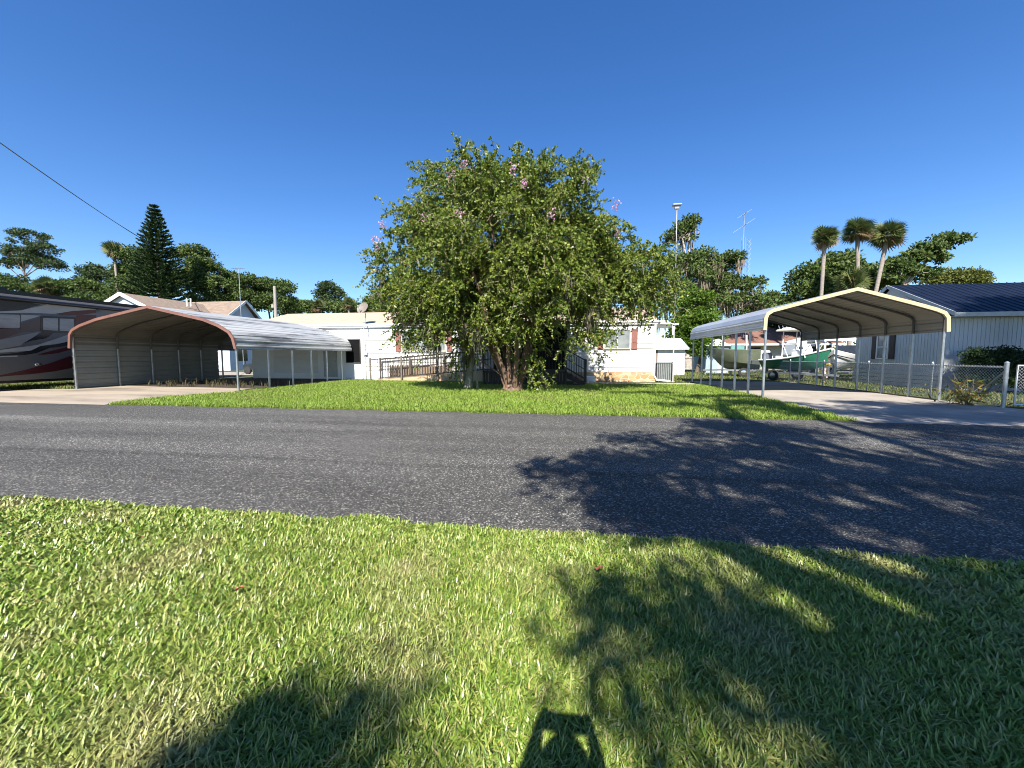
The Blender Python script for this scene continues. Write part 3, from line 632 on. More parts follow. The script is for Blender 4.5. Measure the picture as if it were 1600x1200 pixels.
decal('stripe', Z([(-200, 730), (0, 712), (390, 660), (600, 590), (720, 550), (800, 540), (800, 620), (420, 670), (330, 720), (0, 740), (-200, 745)]), LTG, .008)
decal('stripe', Z([(-200, 765), (0, 760), (160, 745), (330, 715), (420, 670), (560, 660), (800, 600), (800, 660), (520, 690), (390, 740), (260, 765), (0, 772)]), BLK, .009)
decal('stripe', Z([(390, 760), (560, 715), (800, 655), (800, 690), (600, 745), (460, 762)]), MAR, .010)
decal('stripe', Z([(-200, 1000), (0, 975), (240, 925), (520, 850), (800, 750), (800, 890), (560, 935), (300, 965), (0, 990), (-200, 1010)]), MAR, .006)
decal('stripe', Z([(-200, 1020), (0, 992), (300, 968), (560, 938), (800, 895), (800, 1000), (0, 1035), (-200, 1045)]), mat('motorhome_taupe', (.13, .118, .10), None, 1, .35), .004)
decal('stripe', Z([(-200, 795), (0, 775), (185, 770), (180, 782), (0, 788), (-200, 800)]), LTG, .006)
for pts, ns in (([(-230, 335), (195, 345), (205, 360), (200, 480), (185, 488), (-230, 478)], 0), ([(430, 372), (440, 365), (770, 380), (778, 392), (770, 525), (760, 528), (450, 515), (432, 500)], 1)):
    wo = decal('window', Z([((x-(sum(p[0] for p in pts)/len(pts)))*1.06+sum(p[0] for p in pts)/len(pts), (y-430)*1.12+430) for x, y in pts]), BLK, .018)
    cx_ = sum(p[0] for p in pts)/len(pts)
    if ns:
        pa = [[(445, 378), (600, 383), (600, 512), (445, 502)], [(618, 384), (765, 390), (765, 520), (618, 513)]]
    else: pa = [pts]
    for q_ in pa:
        p_ = decal('pane', Z(q_), mat('blind_glass', (.20, .215, .225), (.13, .145, .155), 2.5, .12, spec=.8, stretch=(1, .4, 3)), .022); p_.parent = wo
MB().tube([(RX+.10, 9.4, 3.66), (RX+.10, 20.5, 3.66)], .085, 10).build('awning', BLK, rv, True)
for yy in (11.9, 17.8): MB().box(RX+.0, RX+.18, yy, yy+.1, 3.45, 3.78).build('awning_bracket', BLK, rv)
f = MB().box(RX-2.3, RX-.2, 10.3, 19.5, 3.87, 4.02).box(RX-1.6, RX-.8, 12, 12.8, 4.02, 4.2); f.build('roof_rack', BLK, rv)
for yy, zz in ((13.0, 1.05), (14.6, 1.1)):
    MB().lathe((RX+.005, yy, zz), [(.06, 0), (.06, .02), (.03, .035)], 10, 'x').box(RX, RX+.03, yy+.09, yy+.16, zz-.04, zz+.04).build('latch', CHROME, rv)
for yy in (10.6, 17.9, 18.7):
    wh = MB().lathe((RX-.36, yy, .44), [(.2, 0), (.42, .02), (.44, .08), (.44, .22), (.41, .28), (.25, .29)], 20, 'x').build('wheel', RUBBER, rv, True)
    MB().lathe((RX-.11, yy, .44), [(.24, 0), (.24, .035), (.08, .05)], 16, 'x').build('rim', CHROME, wh, True)
f = MB().box(RX-2.4, RX-.25, 9.6, 20.4, .30, .50); f.build('chassis', BLK, rv)

# ------------------------------------------------------------------ boats on trailers
def hull(L, B, zk, zs, bowrise, m_, flare=.75, n=14, sharp=2.2):
    rows = []
    for i in range(n+1):
        t = i/n; bb = B*(1-t**sharp)*(.92+.08*min(1, t*4)); s = zs+bowrise*t*t; k = zk+(zs-zk)*.75*max(0, (t-.62)/.38)**2.2
        ch = bb*flare; kc = k+(s-k)*(.25+.25*t)
        x = L*t+ (s-k)*0
        rows.append([(x+.05*L*t**3*0, 0, k), (x, -ch*.98, kc), (x+.12*t, -bb, s), (x+.12*t, -bb+.07*(1-t), s+.03), (x+.12*t, bb-.07*(1-t), s+.03), (x+.12*t, bb, s), (x, ch*.98, kc)])
    return rows
def skin_rows(m_, rows, idx):
    v = [p for r in rows for p in r]; w_ = len(rows[0]); f = []
    for i in range(len(rows)-1):
        for a, c in idx: f.append((i*w_+a, i*w_+c, (i+1)*w_+c, (i+1)*w_+a))
    m_.add(v, f)
def trailer(t, L, zk, wheelx, m, wheels=1, B=.9):
    f = MB()
    for s in (-1, 1): f.bar((.2, s*.5*B, zk-.18), (L*.75, s*.5*B, zk-.18), .07, .1).bar((L*.75, s*.5*B, zk-.18), (L+.55, 0, zk-.22), .07, .1)
    for x in (.4, L*.4, L*.7): f.bar((x, -.55*B, zk-.12), (x, .55*B, zk-.12), .07)
    f.bar((L+.05, 0, zk-.2), (L+.05, 0, zk+.35), .07).bar((L+.4, 0, .02), (L+.4, 0, zk-.05), .06)
    f.build('trailer_frame', m, t)
    for k in range(wheels):
        for s in (-1, 1):
            y_ = s*B-(.1)
            wh = MB().lathe((wheelx+k*.75, y_, .31), [(.15, 0), (.30, .02), (.31, .06), (.31, .14), (.30, .18), (.15, .2)], 18, 'y').build('wheel', RUBBER, t, True)
            MB().lathe((wheelx+k*.75, y_-.015, .31), [(.05, 0), (.16, .01), (.16, .22), (.05, .23)], 14, 'y').build('rim', CHROME, wh, True)
            MB().lathe((wheelx+k*.75, y_-.02, .36), [(.36, 0), (.36, .24)], 8, 'y') if 0 else None
GREENH = mat('green_gelcoat', (.035, .19, .115), (.028, .16, .095), 1, .3); GEL = mat('white_gelcoat', (.78, .78, .75), (.70, .70, .67), 2, .3)
TRM = mat('trailer_grey', (.35, .36, .37), (.25, .26, .27), 5, .5, .5)
P0 = onY(1203, 570, 24.9); P0.z = 0; P1 = onY(1293, 570, 22.0); P1.z = 0
hd = math.atan2(P1.y-P0.y, P1.x-P0.x); BL = (P1-P0).length
gb = thing('boat', 'green hulled fishing boat with white rails and a tall canopy on a trailer', 'boat', P0, None, hd)
rows = hull(BL, .95, .62, 1.12, .62, None)
f = MB(); skin_rows(f, rows, [(0, 1), (1, 2), (5, 6), (6, 0)]); f.add([rows[0][i] for i in (0, 1, 2, 5, 6)], [(0, 1, 2, 3, 4)]); f.build('hull', GREENH, gb, True)
f = MB(); skin_rows(f, [[p for p in r[2:6]] for r in rows], [(0, 1), (2, 3), (1, 2)]); 
for s in (-1, 1): f.tube([(r[2][0], s*abs(r[2][1]), r[2][2]+.03) for r in rows], .045, 6)
f.build('deck', GEL, gb, True)
f = MB().bbox(1.5, 2.2, -.35, .35, 1.2, 1.75, .06).prism([(2.2, -.33, 1.7), (2.2, .33, 1.7), (2.05, .3, 2.05), (2.05, -.3, 2.05)], (-.02, 0, 0)); f.build('console', GEL, gb)
f = MB()
for s in (-.5, .5):
    f.tube([(1.1, s, 1.2), (1.15, s, 2.8)], .024, 6).tube([(2.4, s, 1.3), (2.05, s, 2.8)], .024, 6).tube([(1.12, s, 2.0), (2.25, s, 2.05)], .018, 6).tube([(1.5, s, 1.25), (1.15, s, 2.0)], .018, 6)
f.build('canopy_frame', GEL, gb, True)
f = MB().bbox(.8, 2.5, -.7, .7, 2.78, 2.88, .05).bbox(1.0, 2.3, -.55, .55, 2.88, 2.97, .06); f.build('canopy', mat('cream_canopy', (.68, .64, .52), None, 3, .6), gb)
f = MB()
for s in (-.3, 0, .3): f.tube([(.82, s, 2.8), (.66, s, 3.12)], .02, 6)
f.build('rod_holder', GALV, gb)
f = MB().bbox(-.45, .0, -.22, .22, 1.1, 1.6, .08).bbox(-.33, -.12, -.08, .08, .35, 1.1, .03).box(-.45, -.05, -.03, .03, .42, .46); f.build('outboard_motor', mat('outboard_grey', (.12, .13, .16), None, 4, .35), gb)
f = MB().tube([(BL*.72, -.5, 1.52), (BL*.8, -.45, 1.95), (BL+.0, 0, 2.12), (BL*.8, .45, 1.95), (BL*.72, .5, 1.52)], .02, 6); f.build('bow_rail', CHROME, gb, True)
MB().box(BL-.02, BL+.1, -.06, .06, .95, 1.05).build('bow_strap', mat('yellow_strap', (.75, .62, .05), None, 5, .6), gb)
trailer(gb, BL, .62, 1.0, TRM, 1)
f = MB().tube([(BL-.1, 0, .03), (BL-.1, 0, .78)], .05, 8); f.box(BL-.18, BL-.02, -.10, .10, .25, .5); f.build('trailer_jack', mat('red_white_jack', (.55, .06, .05), (.75, .72, .7), 9, .5, lo=.45, hi=.5), gb)

P0, P1 = Vector((13.3, 27.4, 0)), Vector((9.25, 28.2, 0))
P0 = onY(1187, 560, 27.6); P0.z = 0; P1 = onY(1113, 560, 28.6); P1.z = 0
hd = math.atan2(P1.y-P0.y, P1.x-P0.x); BL = (P1-P0).length
ob = thing('boat', 'olive green skiff with white outboard on a trailer behind the carport legs', 'boat', P0, None, hd)
OLV = mat('olive_hull', (.10, .12, .07), (.15, .165, .125), 1.2, .45)
rows = hull(BL, .95, .50, 1.78, .12, None, .8, 12, 4.5)
f = MB(); skin_rows(f, rows, [(0, 1), (1, 2), (5, 6), (6, 0)]); f.add([rows[0][i] for i in (0, 1, 2, 5, 6)], [(0, 1, 2, 3, 4)]); f.build('hull', OLV, ob, True)
f = MB(); skin_rows(f, [[p for p in r[2:6]] for r in rows], [(0, 1), (2, 3), (1, 2)]); f.build('deck', OLV, ob)
f = MB().bbox(.9, 1.7, -.4, .4, 1.7, 2.15, .05); f.build('console', mat('teal_console', (.15, .32, .30), None, 3, .4), ob)
for xx in (.75, 2.15): MB().tube([(xx, -.3, 1.7), (xx+.05, -.3, 2.8)], [.045, .06], 8).build('fender_post', GEL, ob, True)
f = MB().bbox(-.55, .0, -.3, .3, .75, 1.75, .06).box(-.35, -.15, -.07, .07, .4, .75); f.build('outboard_motor', GEL, ob)
trailer(ob, BL, .62, .9, TRM, 1, .85)
f = MB().box(BL*.55, BL*.62, -.95, -.8, .0, .9).box(BL*.2, BL*.26, -1.0, -.85, .0, .85); f.build('prop_stand', GEL, ob)

P0 = Vector((15.4, 27.6, 0)); P1 = Vector((13.75, 23.8, 0)); hd = math.atan2(P1.y-P0.y, P1.x-P0.x); BL = (P1-P0).length
P0 = onY(1330, 560, 29.5); P0.z = 0; P1 = onY(1303, 560, 25.2); P1.z = 0; hd = math.atan2(P1.y-P0.y, P1.x-P0.x); BL = (P1-P0).length
wb = thing('boat', 'white motor boat on a trailer, parked behind the green boat bow', 'boat', P0, None, hd)
rows = hull(BL, 1.0, .55, 1.3, .45, None)
f = MB(); skin_rows(f, rows, [(0, 1), (1, 2), (5, 6), (6, 0)]); f.add([rows[0][i] for i in (0, 1, 2, 5, 6)], [(0, 1, 2, 3, 4)]); f.build('hull', GEL, wb, True)
f = MB(); skin_rows(f, [[p for p in r[2:6]] for r in rows], [(0, 1), (2, 3), (1, 2)]); f.build('deck', GEL, wb)
f = MB()
for s in (-1, 1): f.tube([(r[2][0], s*(abs(r[2][1])+.01), r[2][2]-.28) for r in rows], .03, 6)
f.build('rub_rail', BLK, wb)
f = MB().prism([(1.3, -.7, 1.5), (1.3, .7, 1.5), (.9, .6, 2.1), (.9, -.6, 2.1)], (.03, 0, 0)); f.build('windscreen', DARKGLASS, wb)
MB().box(BL*.78, BL*.9, -.15, .15, 1.66, 1.72).build('hatch', BLK, wb)
trailer(wb, BL, .55, 1.2, TRM, 1)

# ------------------------------------------------------------------ background buildings
bh = thing('house', 'low brown roofed house with cream walls far behind the olive skiff', 'house', (17, 44, 0))
BRN = mat('brown_shingle', (.20, .105, .075), (.15, .075, .055), 2.2, .9, stretch=(1, 3, 1))
CRW = mat('cream_wall', (.62, .56, .45), (.55, .49, .39), 1, .8)
MB().box(13.9, 26, 43, 51, 0, 2.75).build('wall', CRW, bh)
f = MB().add([(13.0, 42, 2.6), (26.6, 42, 2.6), (26.6, 47, 4.6), (14.6, 47, 4.6), (26.6, 52, 2.6), (13.0, 52, 2.6)], [(0, 1, 2, 3), (3, 2, 4, 5), (0, 3, 5), (1, 4, 2), (0, 5, 4, 1)]); f.build('roof', BRN, bh)
MB().box(13.0, 26.6, 41.95, 42, 2.45, 2.62).build('fascia', TRIMW, bh)
for xx in (15.2, 18.2): window(bh, xx, xx+1.2, 1.2, 2.2, 42.99, mat('brown_frame', (.12, .07, .05), None, 4, .6), DARKGLASS, 1)
bs = thing('shed', 'narrow blue grey shed standing left of the olive skiff', 'shed', (11, 33, 0))
a = onY(1103, 560, 33); c = onY(1112, 560, 33); top = 2.55
f = MB().box(a.x, a.x+1.7, 33, 35.6, 0, 2.2); f.build('wall', mat('blue_grey_wall', (.30, .38, .44), None, 2, .6), bs)
f = MB().prism([(a.x-.1, 32.8, 2.18), (a.x+1.8, 32.8, 2.18), (a.x+.85, 32.8, 2.75)], (0, 3.0, 0)); f.build('roof', WHITE, bs)
MB().box(a.x+.9, a.x+1.55, 32.96, 33, .05, 1.9).build('door', WHITE, bs)
ct = thing('camper_trailer', 'white camper trailer parked behind the green boat canopy', 'trailer', (15.5, 31, 0))
a = onY(1240, 540, 31.5); c = onY(1276, 540, 31.5)
f = MB(); prof_ = [(a.x+.3, .7), (a.x, 1.5), (a.x+.2, 2.35), (a.x+.5, 2.6), (c.x-.5, 2.6), (c.x-.1, 2.2), (c.x, .7)]
f.prism([(x, 31.5, z) for x, z in prof_], (0, 1.5, 0)); f.build('body', GEL, ct)
for q0 in (.35, 1.05): MB().box(a.x+q0, a.x+q0+.5, 31.47, 31.5, 1.55, 2.1).build('window', DARKGLASS, ct)
MB().lathe((a.x+.9, 31.45, .33), [(.15, 0), (.33, .03), (.33, .2), (.15, .22)], 16, 'y').build('wheel', RUBBER, ct, True)
pc = thing('pole_canopy', 'white flat roofed canopy on posts over a dark bay beside the grey house', 'canopy', (17, 30, 0))
a = onY(1288, 536, 29.5); c = onY(1345, 536, 29.5)
f = MB().prism([(a.x, 29.5, 2.45), (c.x, 29.5, 2.45), (c.x, 29.5, 2.55), ((a.x+c.x)/2, 29.5, 2.85), (a.x, 29.5, 2.55)], (0, 5, 0)); f.build('roof', WHITE, pc)
for xx in (a.x+.1, c.x-.1):
    for yy in (29.6, 34.4): MB().box(xx-.05, xx+.05, yy-.05, yy+.05, 0, 2.45).build('post', WHITE, pc)
MB().box(a.x+.2, c.x-.2, 33.9, 34.2, 0, 2.4).build('bay_shade_wall', mat('bay_shade', (.03, .03, .035), None, 3, .8), pc)  # near-black sheet added to stand for the shade inside the bay

# house behind the left carport
lb = thing('house', 'brown shingled house with grey gables behind the left carport', 'house', (-38, 34, 0))
BRT = mat('brown_tan_shingle', (.25, .19, .14), (.16, .12, .09), 2.2, .9, bump=.4, stretch=(1, 3, 1), c3=(.21, .158, .118))
GRW = mat('grey_blue_wall', (.52, .56, .62), (.46, .50, .56), 1.2, .7)
Xg = -31.4; Fp = onX(355, 493, Xg); Bp = onX(410, 495, Xg); Rp = onX(385, 470, Xg)
ze = min(Fp.z, Bp.z)-.05; RB = onX(298, 470, -39); 
f = MB().box(-46, Xg-.35, Fp.y+.4, Bp.y-.4, 0, ze-.1); f.prism([(Xg-.35, Fp.y+.3, ze-.12), (Xg-.35, Bp.y-.3, ze-.12), (Xg-.35, Rp.y, Rp.z-.12)], (-.1, 0, 0)); f.build('wall', GRW, lb)
f = MB().add([(-46, Fp.y, ze), (Xg, Fp.y, ze), (Xg, Rp.y, Rp.z), (-46, Rp.y, Rp.z), (Xg, Bp.y, ze), (-46, Bp.y, ze)], [(0, 1, 2, 3), (3, 2, 4, 5)]); f.build('roof', BRT, lb)
f = MB().bar((Xg+.01, Fp.y, ze-.08), (Xg+.01, Rp.y, Rp.z-.06), .04, .2).bar((Xg+.01, Bp.y, ze-.08), (Xg+.01, Rp.y, Rp.z-.06), .04, .2); f.build('gable_trim', TRIMW, lb)
gy = 26.5; A = onY(187, 457, gy); E0 = onY(160, 470, gy); E1 = onY(224, 476, gy); hw = (E1.x-A.x); ze2 = E1.z
f = MB().prism([(A.x-hw+.3, gy+.25, 0), (A.x+hw-.3, gy+.25, 0), (A.x+hw-.3, gy+.25, ze2), (A.x, gy+.25, A.z-.15), (A.x-hw+.3, gy+.25, ze2)], (0, Rp.y-gy, 0)); f.build('wing_wall', GRW, lb)
f = MB().add([(A.x-hw-.2, gy, ze2-.1), (A.x, gy, A.z), (A.x+hw+.2, gy, ze2-.1), (A.x-hw-.2, Rp.y+3, ze2-.1), (A.x, Rp.y+3, A.z), (A.x+hw+.2, Rp.y+3, ze2-.1)], [(0, 1, 4, 3), (1, 2, 5, 4)]); f.build('wing_roof', BRT, lb)
f = MB().bar((A.x-hw-.2, gy-.02, ze2-.2), (A.x, gy-.02, A.z-.09), .05, .28).bar((A.x+hw+.2, gy-.02, ze2-.2), (A.x, gy-.02, A.z-.09), .05, .28); f.build('wing_trim', TRIMW, lb)
f = MB().box(Xg-.36, Xg-.31, Fp.y+1.2, Fp.y+2.4, .9, 2.1); f.build('window', DARKGLASS, lb)
for px in (250, 292, 298): 
    q_ = onY(px, 470, 30.5); MB().tube([(q_.x, 30.5, q_.z-.5), (q_.x, 30.5, q_.z+.2)], .06, 8).build('vent_pipe', TRIMW, lb)
# utility cart
uc = thing('utility_cart', 'dark utility cart parked on the slab beyond the left carport posts', 'utility cart', (-23.5, 26.5, 0))
f = MB().bbox(-24.6, -22.2, 26.0, 27.3, .35, .8, .08).bbox(-23.9, -23.3, 26.05, 27.2, .8, 1.2, .08); f.build('body', mat('cart_dark', (.02, .025, .025), None, 4, .35), uc)
for xx in (-24.2, -22.6):
    for yy in (25.95, 27.15): MB().lathe((xx, yy, .3), [(.14, 0), (.28, .02), (.3, .06), (.3, .16), (.28, .2), (.14, .2)], 16, 'y').build('wheel', RUBBER, uc, True)
f = MB()
for xx in (-24.4, -22.9):
    for yy in (26.1, 27.2): f.tube([(xx, yy, .75), (xx, yy, 1.85)], .02, 6)
f.bbox(-24.6, -22.7, 26, 27.3, 1.85, 1.92, .03); f.build('roof_frame', BLK, uc)
MB().box(-22.75, -22.3, 25.97, 26.0, .66, .76).build('headlight', LTG, uc)

# poles and wires
p_ = onY(429, 447, 33); f = MB().tube([(p_.x, 33, 0), (p_.x, 33, p_.z)], [.17, .13], 10).box(p_.x-.35, p_.x-.12, 32.9, 33.1, p_.z-2.0, p_.z-1.7)
tag(f.build('utility_pole', mat('weathered_pole', (.36, .33, .29), (.25, .22, .19), 4, .9, stretch=(1, 1, .2)), None, True, (p_.x, 33, 0)), 'weathered grey utility pole standing behind the tan roof', 'utility pole')
p_ = onY(373, 420, 31); aerial = thing('tv_aerial', 'thin pole with a small television aerial above the grey gable', 'antenna', (p_.x, 31, 0))
MB().tube([(p_.x, 31, 0), (p_.x, 31, p_.z)], .03, 6).build('pole', GALV, aerial)
f = MB().bar((p_.x-.55, 31, p_.z), (p_.x+.5, 31, p_.z), .03)
for k in range(5): f.bar((p_.x-.5+.22*k, 30.6+.04*k, p_.z), (p_.x-.5+.22*k, 31.4-.04*k, p_.z+.05), .02)
f.build('aerial_head', GALV, aerial)
TWG = mat('dull_tower_steel', (.33, .36, .40), None, 4, .7)
tw = thing('radio_tower', 'slender lattice radio tower with two angled aerials above the mossy oak', 'radio tower', (18.4, 44, 0))
b0 = onY(1163, 545, 44); tp = onY(1162, 370, 44); f = MB()
for a in range(3):
    an_ = a*2.094; f.tube([(b0.x+.22*math.cos(an_), 44+.22*math.sin(an_), 0), (tp.x+.2*math.cos(an_), 44+.2*math.sin(an_), tp.z)], .022, 5)
for k in range(26):
    z_ = .5+k*.5
    if z_+.5 < tp.z:
        for a in range(3):
            a0, a1 = a*2.094, (a+1)*2.094; f.tube([(b0.x+.21*math.cos(a0), 44+.21*math.sin(a0), z_), (b0.x+.21*math.cos(a1), 44+.21*math.sin(a1), z_+.5)], .012, 4)
f.build('lattice', TWG, tw)
m0 = onY(1163, 333, 44); f = MB().tube([(tp.x, 44, tp.z), (m0.x, 44, m0.z)], .035, 6); f.build('mast', TWG, tw)
for (x0, y0_), (x1, y1_) in (((1145, 364), (1180, 341)), ((1152, 341), (1175, 327))):
    a, c = onY(x0, y0_, 43.9), onY(x1, y1_, 43.9); f = MB().tube([a, c], .016, 6)
    mid_ = (a+c)/2; f.bar(mid_+Vector((0, -.6, 0)), mid_+Vector((0, .6, 0)), .03); f.build('aerial', TWG, tw)
a, c = onY(-40, 195, 9.5), onY(262, 394, 46)
f = MB(); pts = [a.lerp(c, t)-Vector((0, 0, 1.0*4*t*(1-t)*.35)) for t in np.linspace(0, 1, 14)]; f.tube(pts, [.022]*6+[.03]*8, 5)
tag(f.build('power_line', BLK, None, False, a), 'black power line crossing the sky at the upper left', 'power line')
a, c = onY(70, 405, 55), onY(140, 436, 60)
tag(MB().tube([a, (a+c)/2-Vector((0, 0, .05)), c], .03, 5).build('cable', mat('cable_grey', (.2, .22, .26), None, 3, .6), None, False, a), 'faint thin cable beside the tall pine on the left', 'cable')

# ------------------------------------------------------------------ trees
GREENS = {
 'oak': leafmat('oak_leaves', [(.026, .052, .014), (.058, .10, .024), (.10, .14, .034), (.16, .19, .055)], .25, .55, .25),
 'pine': leafmat('pine_needles', [(.022, .042, .016), (.048, .078, .026), (.085, .115, .04)], .15, .6, .2),
 'norfolk': leafmat('norfolk_needles', [(.014, .032, .012), (.028, .058, .018), (.065, .10, .028)], .12, .6, .2),
 'bright': leafmat('bright_leaves', [(.045, .10, .012), (.09, .165, .018), (.15, .22, .03)], .4, .5, .25),
 'myrtle': leafmat('myrtle_leaves', [(.030, .058, .012), (.075, .125, .018), (.155, .22, .030), (.235, .27, .042), (.40, .37, .07)], .36, .42, .4),
 'palm': leafmat('palm_leaves', [(.04, .07, .022), (.075, .115, .032), (.13, .16, .05), (.2, .2, .08)], .2, .5, .3),
 'deadpalm': leafmat('dead_palm_leaves', [(.20, .14, .08), (.32, .23, .13), (.14, .09, .05)], .2, .8, .1),
 'hedge': leafmat('hedge_leaves', [(.010, .022, .008), (.02, .04, .012), (.035, .06, .018)], .15, .6, .2),
 'yellow': leafmat('yellow_green_leaves', [(.06, .085, .02), (.12, .14, .03), (.19, .19, .06)], .3, .55, .2)}
def ball(n_, flat=1.):
    d = unit(rng.normal(size=(n_, 3))); return d*(rng.uniform(0, 1, (n_, 1))**.45)*np.array([1, 1, flat])
def crown(name, lobes, m, parent, leaf=(.22, .38), nleaf=90, clump=.8, flat=.7, aspect=.55):
    PP, DD, RR, CC = [], [], [], []
    for (cx, cy, cz, ax, ay, az, nc) in lobes:
        d = unit(rng.normal(size=(nc, 3))); d[:, 2] = np.where(d[:, 2] < -.45, -d[:, 2], d[:, 2]); r = rng.uniform(.35, 1, (nc, 1))**.5
        c = np.array([cx, cy, cz])+d*r*np.array([ax, ay, az]); CC.append(c)
        cr_ = clump*rng.uniform(.6, 1.25, nc)
        o_ = ball(nc*nleaf, flat); ci = np.repeat(np.arange(nc), nleaf)
        PP.append(c[ci]+o_*cr_[ci][:, None]); DD.append(o_*.8+rng.normal(0, .6, o_.shape)+np.array([0, 0, .1]))
        RR.append(np.clip(rng.beta(2, 2, nc*nleaf)*.7+.3*np.repeat(rng.uniform(0, 1, nc), nleaf), 0, 1))
    P = np.concatenate(PP); D = np.concatenate(DD); rn = np.concatenate(RR)
    L = rng.uniform(*leaf, len(P))
    quads_np(name, leaf_quads(P, D, L, L*aspect), m, parent, rn)
    return np.concatenate(CC)
def limb(m_, a, b_, r0, r1, sag=.12, n_=5, sides=6):
    a, b_ = Vector(a), Vector(b_); L = (b_-a).length; pts = []
    off = Vector(rng.normal(0, 1, 3))*L*.06
    for t in np.linspace(0, 1, n_): pts.append(a.lerp(b_, t)+Vector((0, 0, L*sag*4*t*(1-t)*.5))+off*4*t*(1-t))
    m_.tube(pts, list(np.linspace(r0, r1, n_)), sides)
def tree(name, label, base, h0, lobes, m, bark=BARK, r=.3, group=None, cat='tree', moss=0, mosslen=(.6, 1.6), twigs=.35, **kw):
    t = thing(name, label, cat, (base[0], base[1], 0), group)
    C = crown('crown', lobes, m, t, **kw)
    f = MB(); top = Vector((base[0]+rng.normal(0, .15), base[1], h0))
    f.tube([(base[0], base[1], -.05), (base[0]+.02, base[1], .25), Vector((base[0], base[1], 0)).lerp(top, .5)+Vector(rng.normal(0, .06, 3)), top], [r*1.5, r*1.1, r*.9, r*.75], 9)
    for lo in lobes:
        limb(f, top-Vector((0, 0, .1*h0*rng.uniform(0, 1))), lo[:3], r*.5, r*.16)
        near_ = C[np.linalg.norm(C-np.array(lo[:3]), axis=1) < max(lo[3:6])*1.05]
        for c in near_[:int(len(near_)*twigs)]: limb(f, lo[:3], c, r*.15, r*.03, .05, 3, 4)
    f.build('trunk', bark, t, True)
    if moss:
        moss_strands('moss', C[rng.integers(0, len(C), moss)]+np.array([0, 0, -.2]), mosslen, t, m=PALEMOSS, wd=.07)
    return t
def moss_strands(name, starts, ln, parent, per=26, spread=.22, wd=.05, m=None):
    n_ = len(starts)*per; s = np.repeat(starts, per, 0)+rng.normal(0, spread, (n_, 3))*np.array([1, 1, .4])
    L = rng.uniform(*ln, len(starts)).repeat(per)*rng.uniform(.35, 1, n_)
    d = np.zeros((n_, 3)); d[:, 2] = -1; d += rng.normal(0, .08, d.shape)
    quads_np(name, leaf_quads(s, d, L, rng.uniform(.5, 1.2, n_)*wd, .3), m or MOSS, parent, rng.uniform(0, 1, n_))
def lob(px, py, Y, rx, rz, n_, ry=None):         # lobe seen at a survey point, radii in metres
    p = onY(px, py, Y); return (p.x, p.y, p.z, rx, ry or rx, rz, n_)
def bx(px, Y): return (onY(px, 556, Y).x, Y)

# ---- big crape myrtle in the middle
cm = thing('crape_myrtle', 'huge domed crape myrtle with many stems and a few pink blossoms on the front lawn', 'tree', (-2.25, 15.1, 0))
lobes = [(-3.0, 15.3, 5.8, 4.0, 3.6, 2.9, 2900), (-5.45, 15.0, 4.5, 2.2, 2.5, 1.8, 1200), (-.6, 15.3, 5.8, 2.0, 2.6, 2.0, 1300), (1.45, 15.0, 4.1, 1.9, 2.0, 1.1, 1000), (.9, 15.2, 5.5, 1.1, 1.6, 1.2, 520), (2.2, 15.1, 4.7, 1.1, 1.2, .8, 260), (-2.4, 14.0, 5.6, 2.6, 1.4, 1.8, 500), (-2.2, 14.1, 3.0, 1.9, .8, .7, 330), (-2.6, 15.8, 4.4, 3.2, 2.2, 1.5, 1000),
         (-1.7, 15.3, 8.0, 2.0, 1.8, 1.1, 450), (-4.6, 15.0, 7.5, 1.6, 1.6, 1.3, 420), (-.1, 15.2, 7.4, 1.3, 1.4, 1.0, 280), (-3.1, 15.2, 8.3, 1.4, 1.4, .9, 260), (-5.0, 14.7, 2.9, 1.7, 1.5, 1.15, 420), (.45, 14.6, 2.5, .75, .9, .9, 220),
         (-3.5, 13.4, 3.9, 2.2, 1.0, 1.3, 560), (-.6, 13.5, 4.0, 1.7, 1.0, 1.2, 480), (-6.25, 15, 3.5, 1.0, 1.4, 1.1, 300), (2.95, 15.1, 3.8, .95, 1.1, .85, 250), (-4.3, 14.5, 1.75, .6, .6, .55, 60), (-1.5, 14.5, 1.7, .9, .5, .35, 45), (-1.35, 14.3, .72, .32, .3, .5, 34), (-2.9, 14.6, 2.1, .7, .5, .4, 40)]
PP, DD, RR, TW, W0 = [], [], [], [], []
lobes.append((-2.9, 15.2, 7.3, 2.9, 2.4, 1.5, -44)); lobes.append((-5.6, 15, 5.2, 1.7, 1.8, 1.7, -16)); lobes.append((.3, 15, 5.2, 1.6, 1.8, 1.5, -14)); lobes.append((2.3, 15, 4.1, 1.0, 1.2, .8, -10))
